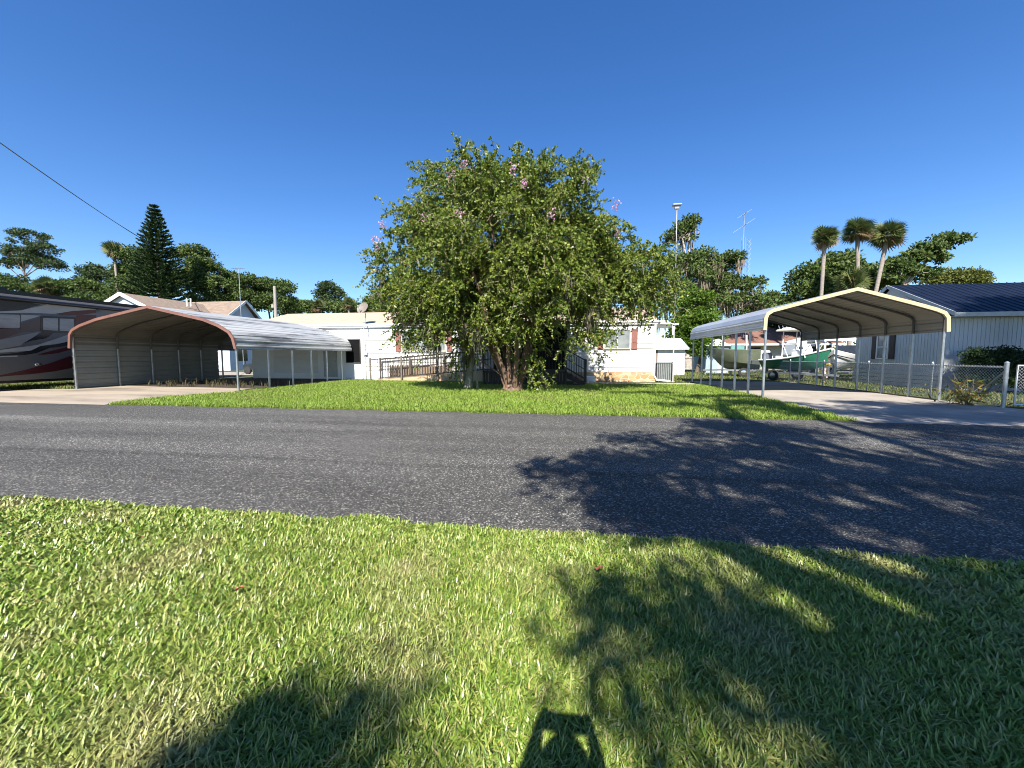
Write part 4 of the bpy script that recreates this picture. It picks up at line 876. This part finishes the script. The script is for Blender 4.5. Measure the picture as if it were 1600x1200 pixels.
for (cx, cy, cz, ax, ay, az, nt_) in lobes:
    shoots = nt_ < 0; per = 13 if shoots else 21; nbr = max(2, abs(nt_)//(1 if shoots else 17)); A3 = np.array([ax, ay, az])
    d = unit(rng.normal(size=(nbr, 3)))
    if shoots: d[:, 2] = np.abs(d[:, 2])
    rad = np.where(rng.uniform(0, 1, nbr) < .78, rng.uniform(.72, .93, nbr), rng.uniform(.3, .75, nbr))[:, None]
    bc = np.array([cx, cy, cz])+d*rad*A3
    bd = unit(d*np.array([1, 1, .6])+rng.normal(0, .45, d.shape)+np.array([0, 0, .35 if shoots else -.15]))
    bL = rng.uniform(.5, .95, nbr) if not shoots else rng.uniform(.55, 1.0, nbr)
    bi = np.repeat(np.arange(nbr), per); tt = rng.uniform(-.55, .8, len(bi)) if not shoots else rng.uniform(0, 1, len(bi))
    c = bc[bi]+bd[bi]*(bL[bi]*tt)[:, None]+rng.normal(0, .13 if not shoots else .05, (len(bi), 3))-np.array([0, 0, 1.])*(.3*np.maximum(tt, 0)**2)[:, None]
    d = unit(d[bi]*.5+bd[bi])
    keep = ~((c[:, 2] < 2.15) & (np.abs(c[:, 0]+1.9) < 1.25) & (cz > 2.6))
    c, d = c[keep], d[keep]; k = len(c)
    w_ = unit(d*.7+rng.normal(0, .6, d.shape)+np.array([0, 0, .1])); L = rng.uniform(.3, .62, k)*(.6 if shoots else 1)
    nl = 16; t = np.tile(np.linspace(.08, 1, nl), k); ci = np.repeat(np.arange(k), nl)
    pos = c[ci]+w_[ci]*(L[ci]*t)[:, None]-np.array([0, 0, 1.])*(.45*L[ci]*t*t)[:, None]
    PP.append(pos); DD.append(w_[ci]*.5+rng.normal(0, .75, pos.shape)-np.array([0, 0, .15]))
    RR.append(np.clip(rng.beta(2, 2.2, len(pos))*.72+.28*np.repeat(rng.uniform(0, 1, k), nl), 0, 1)); TW.append((c, w_, L))
P = np.concatenate(PP); L = rng.uniform(.065, .13, len(P))
cro = quads_np('crown', leaf_quads(P, np.concatenate(DD), L, L*.62), GREENS['myrtle'], cm, np.concatenate(RR))
f = MB()
tc_ = np.concatenate([a[0] for a in TW]); tw_ = np.concatenate([a[1] for a in TW]); tl_ = np.concatenate([a[2] for a in TW])
for i in range(0, len(tc_), 2):
    c, d, L_ = Vector(tc_[i]), Vector(tw_[i]), tl_[i]; f.tube([c, c+d*L_*.5-Vector((0, 0, .11*L_)), c+d*L_*.95-Vector((0, 0, .42*L_))], [.010, .008, .004], 3, False)
f.build('twigs', mat('twig_bark', (.30, .24, .18), (.2, .15, .11), 5, .8), cm)
f = MB(); random.seed(11)
for i in range(13):                                                  # stems fan out from one base
    a = i/13*2*math.pi+.3; rb = .30*(.4+.6*random.random()); b0 = Vector((-2.2+math.cos(a)*rb, 15.1+math.sin(a)*rb*.8, -.05))
    end = Vector((-2.6+math.cos(a)*random.uniform(1.5, 3.4), 15.2+math.sin(a)*random.uniform(1.2, 2.6), random.uniform(4.6, 6.6)))
    kn = b0+Vector((math.cos(a)*.45, math.sin(a)*.4, 1.6+random.uniform(-.3, .3)))
    pts = []
    for t in np.linspace(0, 1, 9): pts.append((b0*(1-t)**2+kn*2*t*(1-t)+end*t*t)+Vector((random.uniform(-.04, .04), random.uniform(-.04, .04), 0)))
    rr_ = random.uniform(.055, .11); f.tube(pts, list(np.linspace(rr_*1.35, rr_*.4, 9)), 8)
    for lo in random.sample(lobes[:10], 3): limb(f, pts[6], lo[:3], rr_*.4, .02, .08, 5, 5)
for lo in lobes[-8:-4]: limb(f, (-2.2, 15.0, .3), lo[:3], .035, .012, .1, 5, 5)
# flared, knobbly root base
f.tube([(-2.2, 15.1, -.05), (-2.2, 15.1, .12), (-2.21, 15.1, .38), (-2.22, 15.12, .75), (-2.25, 15.15, 1.1)], [.50, .40, .32, .26, .14], 12)
f.build('trunk', mat('myrtle_bark', (.24, .145, .095), (.085, .055, .038), 5, .85, bump=.6, bscale=18, stretch=(1, 1, .25), c3=(.15, .095, .062)), cm, True)
PINK = leafmat('pink_blossom', [(.50, .22, .36), (.58, .34, .45), (.62, .45, .50)], .3, .6, .2)
for px, py, Yb in ((588, 376, 13.4), (598, 352, 13.8), (590, 388, 13.3), (746, 262, 13.0), (708, 272, 13.0), (802, 266, 12.9), (718, 333, 11.9), (818, 288, 12.5), (964, 366, 13.4), (915, 284, 13.5), (724, 257, 13.3), (963, 322, 13.8), (663, 340, 12.6), (862, 336, 12.2)):
    c = np.array(onY(px, py, Yb)); o_ = rng.normal(0, 1, (40, 3))*np.array([.075, .075, .10])
    quads_np('blossom', leaf_quads(c+o_, rng.normal(size=o_.shape), rng.uniform(.04, .075, 40), rng.uniform(.04, .065, 40)), PINK, cm, rng.uniform(0, 1, 40))
ms = []
for px, py, Yb in ((672, 500, 13.6), (690, 505, 13.6), (655, 470, 13.7), (742, 510, 13.5), (748, 520, 13.4), (888, 430, 13.4), (598, 435, 14.2), (700, 495, 13.6), (680, 520, 13.7), (640, 480, 13.8), (925, 480, 13.6), (725, 505, 13.5)): ms.append(onY(px, py, Yb))
for q_ in ms: moss_strands('moss', np.array([q_]), (.6, 1.3), cm, 60, .12, .045)

# ---- small mossy tree left of it
st = thing('mossy_tree', 'slender grey mossy trunk leaning beside the big crape myrtle', 'tree', (-4.1, 15.55, 0))
f = MB().tube([(-4.15, 15.6, -.05), (-4.13, 15.6, .2), (-4.06, 15.6, .9), (-4.0, 15.6, 1.5), (-4.05, 15.5, 2.2), (-3.9, 15.5, 3.4)], [.26, .17, .13, .14, .10, .05], 10)
f.tube([(-3.72, 15.5, 0), (-3.74, 15.5, .4), (-3.85, 15.5, 1.0)], [.05, .04, .05], 7); f.build('trunk', mat('lichen_bark', (.28, .27, .2), (.16, .15, .11), 8, .9, bump=.6, bscale=25), st, True)
crown('crown', [(-4.0, 15.3, 1.9, .5, .45, .5, 26), (-4.1, 15.4, 3.0, .7, .6, .6, 24)], GREENS['myrtle'], st, (.08, .14), 34, .28, .8)
moss_strands('moss', np.array([(-4.05, 15.4, 1.95), (-3.7, 15.3, 2.4), (-4.2, 15.4, 1.5)]), (.5, .9), st, 50, .08, .04)

# ---- left background
tree('pine_tree', 'tall open crowned pine at the far left', bx(50, 52), onY(50, 420, 52).z, [lob(42, 372, 52, 2.4, 1.3, 26), lob(18, 395, 52, 2.2, 1.1, 22), lob(66, 392, 52, 2.3, 1.2, 24), lob(76, 415, 52, 1.9, .9, 18), lob(10, 412, 52, 2.4, .8, 20), lob(45, 410, 52, 2.0, 1.0, 18), lob(62, 405, 52, 1.6, 1.0, 14)], GREENS['pine'], PALEBARK, .17, 'trees behind the left houses', nleaf=85, clump=.75, flat=.55, leaf=(.2, .36), twigs=.2)
tree('shade_tree', 'dark bushy tree under the tall left pine', bx(15, 46), 3, [lob(10, 447, 46, 2.6, 1.7, 30), lob(32, 455, 46, 1.6, 1.2, 18), lob(-30, 440, 46, 3, 2, 30)], GREENS['oak'], group='trees behind the left houses')
tree('shade_tree', 'light green bushy tree above the motorhome roof', bx(110, 46), 3, [lob(105, 452, 46, 1.9, 1.0, 26), lob(100, 472, 46, 3.2, 1.2, 40), lob(150, 474, 46, 3.0, 1.2, 40), lob(130, 450, 46, 2.1, 1.1, 28), lob(150, 455, 46, 1.7, 1.0, 22)], GREENS['oak'], group='trees behind the left houses')
tree('pine_tree', 'flat topped pine left of the tall palm', bx(158, 50), onY(158, 440, 50).z, [lob(145, 424, 50, 1.7, .8, 20), lob(165, 430, 50, 2.0, .7, 20), lob(180, 432, 50, 1.1, .5, 10), lob(135, 432, 50, 1.0, .7, 10), lob(150, 440, 50, 1.8, .7, 14)], GREENS['pine'], BARK, .22, 'trees behind the left houses', nleaf=85, clump=.7, flat=.6)
tree('oak_tree', 'broad oak between the tall palm and the norfolk pine', bx(215, 47), 5, [lob(218, 405, 47, 2.3, 1.6, 44), lob(205, 432, 47, 2.2, 2.0, 44), lob(222, 455, 47, 3.4, 2.0, 60), lob(195, 462, 47, 2.2, 1.4, 30), lob(235, 425, 47, 2, 2, 30)], GREENS['oak'], group='trees behind the left houses')
tree('oak_tree', 'broad oak right of the norfolk pine', bx(305, 47), 5, [lob(300, 405, 47, 2.2, 1.7, 50), lob(322, 430, 47, 2.6, 2.0, 55), lob(340, 452, 47, 2.6, 1.5, 45), lob(300, 450, 47, 3.6, 2.4, 80), lob(330, 475, 47, 3.4, 1.4, 40)], GREENS['oak'], group='trees behind the left houses')
tree('oak_tree', 'dark oak behind the television aerial', bx(385, 50), 4, [lob(365, 442, 50, 2.0, 1.3, 34), lob(388, 446, 50, 2.2, 1.3, 38), lob(380, 472, 50, 3.8, 1.9, 70)], GREENS['oak'], group='trees behind the left houses')
tree('oak_tree', 'dark oak behind the weathered utility pole', bx(430, 52), 4, [lob(418, 450, 52, 1.8, 1.3, 30), lob(440, 452, 52, 1.8, 1.2, 30), lob(430, 478, 52, 3.4, 1.7, 60)], GREENS['oak'], group='trees behind the left houses')
tree('pine_tree', 'lone distant pine rising over the tan roof', bx(514, 70), onY(514, 470, 70).z, [lob(512, 452, 70, 2.0, 1.3, 26), lob(500, 460, 70, 1.3, .7, 12), lob(528, 460, 70, 1.4, .8, 14), lob(514, 470, 70, 2.2, .8, 16)], GREENS['pine'], BARK, .25, 'trees behind the left houses', nleaf=80, clump=.8, leaf=(.25, .45))
for px, py, lab in ((470, 480, 'low scrubby tree behind the tan roof near the pole'), (545, 482, 'low scrubby tree behind the satellite dish'), (600, 478, 'low scrubby tree half hidden by the big myrtle')):
    tree('scrub_tree', lab, bx(px, 62), 2, [lob(px-12, py, 62, 2.4, 1.3, 26), lob(px+14, py+2, 62, 2.4, 1.2, 26), lob(px, py+10, 62, 3.5, 1.4, 26)], GREENS['oak'], group='scrub behind the tan roof', leaf=(.3, .5))

def fan(P, D, up, R, nseg=11, spread=2.9):
    D = unit(D[None])[0]; s = np.cross(D, rng.normal(size=3)+up*.6); s = s/max(np.linalg.norm(s), 1e-6); nn = np.cross(s, D); V = []
    for a in np.linspace(-spread/2, spread/2, nseg):
        d = D*math.cos(a)+s*math.sin(a); w_ = -D*math.sin(a)+s*math.cos(a); r = R*(.75+.25*math.cos(a))
        V.append([P, P+d*r*.5+w_*.062*R+nn*.03, P+d*r-np.array([0, 0, .10*R]), P+d*r*.5-w_*.062*R+nn*.03])
    return V
def palm(label, px, py, Y, r, lean=0, group=None, trunk_r=.15):
    c = onY(px, py, Y); t = thing('palm_tree', label, 'palm', (c.x-lean, Y, 0), group)
    f = MB(); f.tube([(c.x-lean, Y, -.05), (c.x-lean, Y, .3), (c.x-lean*.55, Y, c.z*.5), (c.x, Y, c.z-.2)], [trunk_r*1.5, trunk_r*1.1, trunk_r, trunk_r*1.15], 10); f.build('trunk', PALMBARK, t, True)
    for nm, cnt, lo_, hi_, m in (('crown', 70, -.6, 1., GREENS['palm']), ('dead_fronds', 13, -1., -.5, GREENS['deadpalm'])):
        V = []; rn = []
        for i in range(cnt):
            a = rng.uniform(0, 2*math.pi); z = rng.uniform(lo_, hi_); h = math.sqrt(1-z*z); d = np.array([h*math.cos(a), h*math.sin(a), z])
            P = np.array(c)+d*r*rng.uniform(.2, .5); k = fan(P, d, np.array([0, 0, 1.]) if abs(z) < .9 else np.array([1., 0, 0]), r*rng.uniform(.5, .66)); V += k; rn += [rng.uniform(0, 1)]*len(k)
            pp = np.array(c); s = unit(np.cross(d, rng.normal(size=3))[None])[0]*.02
            V.append([pp-s, pp+s, P+s, P-s]); rn.append(.4)
        quads_np(nm, np.array(V), m, t, np.array(rn))
    return t
palm('tall slim palm left of the norfolk pine', 178, 391, 45, 1.5, -.4, 'palms behind the left houses', .13)
palm('short palm with brown skirt just above the motorhome roof', 70, 446, 44, 1.6, 0, 'palms behind the left houses')
PG = 'trio of tall palms behind the right carport'
palm('shortest and leftmost of the three tall palms, straight pale trunk', 1289, 371, 36, 1.22, .05, PG, .13)
palm('tallest palm, in the middle of the three', 1340, 361, 37, 1.38, -.7, PG, .135)
palm('rightmost of the three tall palms, its trunk leaning right', 1387, 366, 36.5, 1.42, 1.3, PG, .14)
palm('low palm peeking over the cream trimmed carport ridge', 1333, 440, 35, 1.3, 0, None)
for px, py in ((497, 478), (545, 474)): palm('low cabbage palm in the scrub line, '+('left' if px < 520 else 'right')+' of the lone distant pine', px, py, 58, 1.3, 0, 'scrub palms')

# ---- norfolk pine
b0 = bx(256, 40); nf = thing('norfolk_pine', 'dark conical norfolk island pine with tiered branches', 'tree', (b0[0], b0[1], 0))
ztop = onY(254, 318, 40).z; MB().tube([(b0[0], 40, -.05), (b0[0], 40, ztop*.5), (b0[0], 40, ztop)], [.28, .18, .03], 8).build('trunk', BARK, nf, True)
PP, DD = [], []; f = MB(); z = 2.0
while z < ztop-.15:
    fr = (ztop-z)/(ztop-2.0); Rb = .2+5.3*fr; nb = 11
    for k in range(nb):
        a = 2*math.pi*(k+rng.uniform(-.25, .25))/nb; L = Rb*rng.uniform(.82, 1.05); s = np.linspace(.12, 1, int(10+L*20)); el = rng.uniform(.0, .12)
        h = np.array([math.cos(a), math.sin(a), 0]); q_ = np.array([-math.sin(a), math.cos(a), 0])
        pos = np.array([b0[0], 40, z])+h*(s*L)[:, None]; pos[:, 2] += L*(.30*s**2+el*s-.12*s)
        for sd_ in (-1, 0, 1):
            PP.append(pos+rng.normal(0, .04, pos.shape)); DD.append(h*.7+q_*sd_*.7+np.array([0, 0, .45])+rng.normal(0, .2, pos.shape))
        f.tube([(b0[0], 40, z), pos[0], pos[len(pos)//2], pos[-1]], [.035, .03, .02, .01], 4, False)
    z += .46+.10*fr
P = np.concatenate(PP); L = rng.uniform(.18, .34, len(P))
quads_np('crown', leaf_quads(P, np.concatenate(DD), L, L*.34), GREENS['norfolk'], nf, rng.beta(2, 2, len(P))); f.build('branches', BARK, nf)

# ---- right background
tree('live_oak', 'tall ragged live oak hung with pale moss behind the antenna mast', bx(1075, 42), onY(1075, 450, 42).z, [lob(1066, 372, 42, 1.4, 1.5, 26), lob(1078, 350, 42, .7, .9, 12), lob(1093, 408, 42, 1.9, 1.0, 26), lob(1122, 418, 42, 1.7, 1.1, 26), lob(1143, 405, 42, 1.2, .5, 12), lob(1060, 425, 42, 2.6, 1.8, 40), lob(1100, 445, 42, 2.6, 1.4, 36), lob(1140, 450, 42, 2.2, 1.0, 26), lob(1178, 443, 42, .9, .5, 10), lob(1120, 480, 42, 3.0, 1.4, 34), lob(1160, 478, 42, 2.4, 1.3, 26), lob(1040, 470, 42, 3.2, 2.6, 40)], GREENS['oak'], mat('grey_oak_bark', (.42, .38, .32), (.22, .19, .15), 5, .9, bump=.6), .40, 'trees behind the right yard', moss=75, mosslen=(1.0, 3.2), nleaf=62, clump=.6, twigs=.8)
tree('bamboo_clump', 'bright yellow green bushy tree beside the mossy oak', bx(1090, 34), 1.5, [lob(1088, 478, 34, 1.3, 1.5, 40), lob(1075, 520, 34, 1.6, 2.0, 40), lob(1100, 515, 34, 1.5, 2.0, 40), lob(1062, 540, 34, 1.2, 1.5, 26), lob(1095, 545, 34, 1.3, 1.2, 26)], GREENS['bright'], group='trees behind the right yard', clump=.6, leaf=(.16, .3), r=.15)
tree('oak_tree', 'dark round oak behind the brown roofed house', bx(1215, 56), 3, [lob(1205, 478, 56, 2.6, 1.5, 34), lob(1228, 485, 56, 2.4, 1.4, 30), lob(1190, 492, 56, 2.8, 1.4, 30), lob(1215, 510, 56, 4, 2, 40)], GREENS['oak'], group='trees behind the right yard', moss=8)
tree('oak_tree', 'dense dark oak shading the boats behind the canopy', bx(1250, 48), 3, [lob(1235, 515, 48, 3.0, 1.8, 40), lob(1215, 525, 48, 2.4, 1.5, 30), lob(1275, 512, 48, 3.2, 1.8, 40)], GREENS['hedge'], group='trees behind the right yard')
tree('oak_tree', 'big dark oak behind the palms left trunk', bx(1295, 43), 4, [lob(1265, 440, 43, 1.6, 1.6, 36), lob(1268, 470, 43, 2.4, 1.6, 40), lob(1315, 425, 43, 1.9, 1.9, 44), lob(1300, 455, 43, 2.8, 1.8, 50), lob(1240, 490, 43, 1.6, .9, 20), lob(1345, 440, 43, 2.2, 1.5, 40), lob(1380, 445, 43, 2.3, 1.4, 40)], GREENS['oak'], group='trees behind the right yard')
tree('leaning_oak', 'oak with a long limb leaning right over the navy roof', bx(1400, 40), onY(1405, 440, 40).z, [lob(1400, 420, 40, 1.5, .9, 20), lob(1425, 403, 40, 1.2, .5, 14), lob(1450, 390, 40, 1.2, .55, 14), lob(1474, 377, 40, .9, .5, 11), lob(1496, 376, 40, .7, .25, 6), lob(1432, 428, 40, 1.3, .6, 12), lob(1380, 434, 40, 1.8, .8, 20), lob(1455, 405, 40, .9, .35, 6)], GREENS['oak'], mat('grey_oak_bark', None) if 0 else MATS['grey_oak_bark'], .28, 'trees behind the right yard', nleaf=75, clump=.52, twigs=.8)
tree('shade_tree', 'rounded olive tree just above the navy roof ridge', bx(1497, 50), 4, [lob(1475, 438, 50, 1.4, .8, 22), lob(1497, 436, 50, 1.7, .9, 26), lob(1522, 438, 50, 1.5, .8, 22)], GREENS['yellow'], group='trees behind the right yard', leaf=(.2, .34))
# far-off wood closing the horizon
PP = []
for x in np.arange(-150, 170, 2.2):
    yy = 92+rng.uniform(-8, 8); h = rng.uniform(4.0, 7.0)
    PP.append(np.array([x, yy, 0])+np.abs(ball(70)*np.array([2.6, 2.2, h]))*np.array([1, 1, 1])*np.sign(rng.normal(size=(70, 3)))*np.array([1, 1, 0])+np.abs(ball(70))*np.array([0, 0, h]))
P = np.concatenate(PP); L = rng.uniform(.6, 1.1, len(P))
fw2 = quads_np('far_wood', leaf_quads(P, rng.normal(size=P.shape), L, L*.6), GREENS['oak'], None, rng.beta(2, 2, len(P))); fw2['kind'] = 'stuff'

# ---- hedges and plants on the right
def shrub(name, label, lobes, m, leaf, nleaf, clump, cat='bush', group=None):
    c = lobes[0]; t = thing(name, label, cat, (c[0], c[1], 0), group); crown('foliage', lobes, m, t, leaf, nleaf, clump, .8)
    f = MB()
    for lo in lobes: limb(f, (lo[0]*.4+c[0]*.6, lo[1], -.03), (lo[0], lo[1], lo[2]), .03, .012, .05, 4, 5)
    f.build('stem', BARK, t); return t
HG = 'dark shrubs along the grey house front'
shrub('shrub', 'large dark clipped shrub at the front of the grey house', [(15.3, 16.9, 1.0, .7, .5, .65, 50), (16.1, 16.9, 1.05, .7, .5, .62, 50), (15.0, 16.7, .5, .6, .4, .45, 30), (15.9, 16.7, .45, .8, .4, .4, 34)], GREENS['hedge'], (.05, .10), 90, .24, group=HG)
shrub('shrub', 'second dark shrub at the right picture edge by the grey house', [(17.3, 16.9, .9, .7, .5, .6, 44), (18.2, 16.9, .95, .7, .5, .6, 44), (17.2, 16.7, .4, .8, .4, .4, 30)], GREENS['hedge'], (.05, .10), 90, .24, group=HG)
tree('young_tree', 'slim young tree against the grey wall at the right edge', (17.25, 16.95), 1.9, [(17.25, 16.95, 2.4, .35, .2, .5, 14), (17.4, 16.95, 2.0, .35, .2, .4, 10)], GREENS['oak'], r=.03, leaf=(.08, .16), nleaf=24, clump=.2)
t = thing('croton_plant', 'yellow and green leafy plant at the foot of the fence beside the gate post', 'plant', (11.2, 12.55, 0))
n_ = 240; az = rng.uniform(0, 6.28, n_); P = np.array([11.1, 12.6, .02])+np.stack([rng.normal(0, .26, n_), rng.normal(0, .16, n_), rng.uniform(0, .75, n_)*rng.uniform(.3, 1, n_)], 1)
D = np.stack([np.cos(az)*.6, np.sin(az)*.6, rng.uniform(-.2, 1, n_)], 1)
quads_np('foliage', leaf_quads(P, D, rng.uniform(.12, .26, n_), rng.uniform(.03, .05, n_)), leafmat('croton_leaves', [(.05, .08, .02), (.14, .14, .03), (.32, .26, .05), (.22, .10, .04)], .3, .5, .3), t, rng.uniform(0, 1, n_))
f = MB()
for i in range(9): f.tube([(11.1+rng.normal(0, .1), 12.6+rng.normal(0, .06), 0), (11.1+rng.normal(0, .25), 12.6+rng.normal(0, .14), rng.uniform(.5, .95))], [.012, .005], 5)
f.build('stem', BARK, t)

# ------------------------------------------------------------------ roadside oaks behind the camera that shade the right half
def shade_oak(label, base, h0, lobes, r, **kw):
    return tree('live_oak', label, base, h0, lobes, GREENS['oak'], BARK, r, 'roadside oaks', **kw)
def sl(X, S, z, rx, ry, rz_, n_): return (X, S-z, z, rx, ry, rz_, n_)      # lobe whose shade lands near (X, S)
shade_oak('spreading roadside oak shading the right half of the road', (7.5, -9.0), 6, [sl(5.6, 4.9, 9.5, 1.8, 1.1, .9, 22), sl(3.6, 4.9, 9.5, 1.0, .45, .4, 9), sl(2.6, 5.7, 9.0, 1.3, .5, .5, 15), sl(1.6, 4.5, 9.0, 1.2, .3, .35, 11), sl(.9, 5.3, 9.0, .7, .18, .2, 6), sl(.15, 4.75, 9.0, .5, .08, .1, 4), sl(.5, 3.9, 8.8, .7, .12, .15, 5), sl(.9, 3.25, 8.8, .8, .1, .12, 5), sl(1.3, 6.6, 9.3, .6, .12, .15, 4), sl(1.4, 3.4, 8.6, 1.0, .4, .35, 11), sl(.7, 4.5, 8.5, .7, .15, .2, 4), sl(3.6, 7.3, 10, 1.5, .8, .7, 18), sl(2.6, 8.2, 10, .8, .35, .4, 7),
  sl(7.5, 6.5, 10.5, 2.4, 1.9, 1.4, 40), sl(5.0, 2.9, 9.0, 2.4, .7, .6, 24), sl(8.5, 3.0, 9.5, 2.5, 1.6, 1.2, 46), sl(2.9, 1.9, 8.5, 1.4, .45, .45, 30), sl(2.35, 1.3, 8.2, 1.35, .4, .4, 32), sl(1.55, 1.15, 8.2, .7, .16, .2, 12), sl(1.9, .75, 8.1, .9, .2, .25, 14), sl(2.6, .9, 8.2, 1.5, .3, .4, 24), sl(.75, 1.85, 8.0, .65, .2, .2, 9), sl(10.5, 5.8, 10.5, 2, 1.8, 1.2, 40), sl(3.4, 3.1, 9, 1.2, .35, .4, 12)], .5, leaf=(.10, .18), nleaf=120, clump=.52, flat=.7)
shade_oak('second roadside oak dappling the right drive and grey house', (17.5, -.5), 8, [sl(7.4, 8.4, 11, 1.6, .5, .6, 14), sl(10.5, 9.4, 11.5, 2.4, .9, .8, 34), sl(7.6, 10.4, 12, 1.3, .6, .6, 16), sl(11.4, 11.4, 12, 1.8, .9, .8, 30), sl(9.2, 9.9, 12, 2.4, .7, .7, 36), sl(9.4, 12.3, 12.5, 2.2, .5, .6, 18), sl(14, 11, 12, 2.4, 1.6, 1.4, 30), sl(8.6, 11.6, 12, 1.6, .7, .6, 12), sl(16.4, 19.6, 14, 1.7, 1.1, 1.1, 80), sl(19.5, 20.2, 14.5, 2.4, 1.4, 1.3, 84), sl(17.6, 20.9, 14.5, 2.4, .5, .6, 44), sl(18, 22, 15, 2.5, .5, .6, 12), sl(16.6, 17.6, 13.5, 1.8, 1.0, 1.0, 40), sl(19, 15.5, 13, 2.4, 1.8, 1.4, 36), sl(22.5, 19.5, 14, 2.2, 2.0, 1.4, 30), sl(17.6, 22.0, 15, 1.2, .8, .7, 10), sl(21.4, 23.2, 15, 1.4, .8, .6, 9)], .5, leaf=(.10, .18), nleaf=130, clump=.52)
shade_oak('third roadside oak reaching over the near lawn', (4.6, -14.5), 7, [sl(4.9, 13.6, 15.2, 1.5, .5, .5, 10), sl(6.0, 12.0, 15, 1.5, .8, .7, 12), sl(2.9, 14.6, 15.5, 1.2, .35, .4, 6), sl(4.2, 11.2, 14.6, 1.7, .6, .6, 11), sl(-1.02, .98, 9.6, .10, .06, .08, 4), sl(-1.05, .6, 9.5, .16, .08, .1, 4), sl(-.85, 1.12, 9.6, .03, .03, .03, 1), sl(5.5, 9.9, 14, 2, .6, .7, 11)], .45, leaf=(.12, .2), nleaf=110, clump=.34)

# ------------------------------------------------------------------ the photographer, whose shadow falls on the lawn
pe = thing('person', 'person in a light shirt holding up a phone to photograph the street', 'person', (0, -.41, 0))
def skin(name, verts, edges, radii, m, parent, sub=1):
    me = bpy.data.meshes.new(name); o = ORG[parent.name]
    me.from_pydata([(v[0]-o.x, v[1]-o.y, v[2]-o.z) for v in verts], edges, []); ob_ = link(name, me, m, parent)
    sk = ob_.modifiers.new('skin', 'SKIN'); sk.use_smooth_shade = True
    for i, r in enumerate(radii): me.skin_vertices[0].data[i].radius = (r, r) if not isinstance(r, tuple) else r
    me.skin_vertices[0].data[0].use_root = True
    if sub: ob_.modifiers.new('sub', 'SUBSURF').levels = sub; ob_.modifiers['sub'].render_levels = sub
    return ob_
V, E, Rd = [], [], []
def jt(p, r, par=None):
    V.append(p); Rd.append(r)
    if par is not None: E.append((par, len(V)-1))
    return len(V)-1
py_ = -.41
pel = jt((0, py_, .88), (.15, .11)); w1 = jt((0, py_, 1.02), (.135, .10), pel); ch_ = jt((0, py_+.01, 1.24), (.16, .115), w1); nk = jt((0, py_+.01, 1.40), .055, ch_)
hd0 = jt((0, py_+.03, 1.47), .065, nk); hd1 = jt((0, py_+.03, 1.57), (.078, .095), hd0); hd2 = jt((0, py_+.03, 1.64), (.068, .08), hd1)
for s in (-1, 1):
    sh_ = jt((s*.17, py_+.01, 1.34), .055, ch_); el = jt((s*.25, py_+.12, 1.14), .044, sh_); wr = jt((s*.115, -.10, 1.33), .028, el); pa_ = jt((s*.105, -.055, 1.385), (.030, .020), wr)
    for k in range(4):
        a1 = jt((s*(.103-.004*k), -.030, 1.372+.021*k), .0095, pa_); a2 = jt((s*(.088-.002*k), -.008-.002*k, 1.372+.021*k), .0085, a1); jt((s*(.068-.003*abs(k-1.5)), -.006, 1.374+.020*k), .0075, a2)
    th = jt((s*.085, -.055, 1.415), .011, pa_); jt((s*.062, -.045, 1.405), .009, th)
    hip = jt((s*.09, py_, .82), .085, pel); kn_ = jt((s*.10, py_+.015, .46), .058, hip); ak = jt((s*.11, py_-.01, .08), .038, kn_); jt((s*.125, py_+.13, .035), .035, ak)
skin('body', V, E, Rd, mat('skin_tone', (.52, .34, .25), (.47, .30, .22), 6, .55), pe)
cl = [(0, py_, .84), (0, py_, 1.0), (0, py_+.01, 1.24), (0, py_+.01, 1.36), (-.18, py_+.02, 1.33), (-.22, py_+.09, 1.21), (.18, py_+.02, 1.33), (.22, py_+.09, 1.21)]
skin('shirt', cl, [(0, 1), (1, 2), (2, 3), (2, 4), (4, 5), (2, 6), (6, 7)], [(.165, .13), (.155, .12), (.178, .13), .065, .07, .062, .07, .062], mat('pale_shirt', (.45, .48, .5), None, 8, .9), pe)
skin('shorts', [(0, py_, .90), (-.095, py_, .78), (-.105, py_+.012, .50), (.095, py_, .78), (.105, py_+.012, .50)], [(0, 1), (1, 2), (0, 3), (3, 4)], [(.165, .125), .10, .085, .10, .085], mat('navy_shorts', (.03, .035, .06), None, 8, .9), pe)
f = MB().lathe((0, py_+.02, 1.58), [(.088, -.05), (.098, 0), (.093, .05), (.065, .1), (.02, .118)], 14); f.build('hair', mat('brown_hair', (.06, .035, .02), None, 20, .7), pe, True)
f = MB().tube([(0, py_+.125, 1.55), (0, py_+.155, 1.525), (0, py_+.13, 1.515)], [.012, .016, .012], 6); f.build('nose', MATS['skin_tone'], pe, True)
for s in (-1, 1): MB().lathe((s*.032, py_+.122, 1.565), [(.002, 0), (.011, .004), (.011, .01), (.003, .013)], 8, 'y').build('eye', mat('eye_white', (.7, .7, .68), None, 9, .2), pe, True)
ph = MB().bbox(-.079, .079, -.022, -.013, 1.367, 1.445, .003); ph.box(-.072, -.045, -.013, -.011, 1.405, 1.438)
tag(ph.build('phone', BLK, None, False, (0, -.018, 1.4)), 'black phone held sideways in both hands', 'phone')
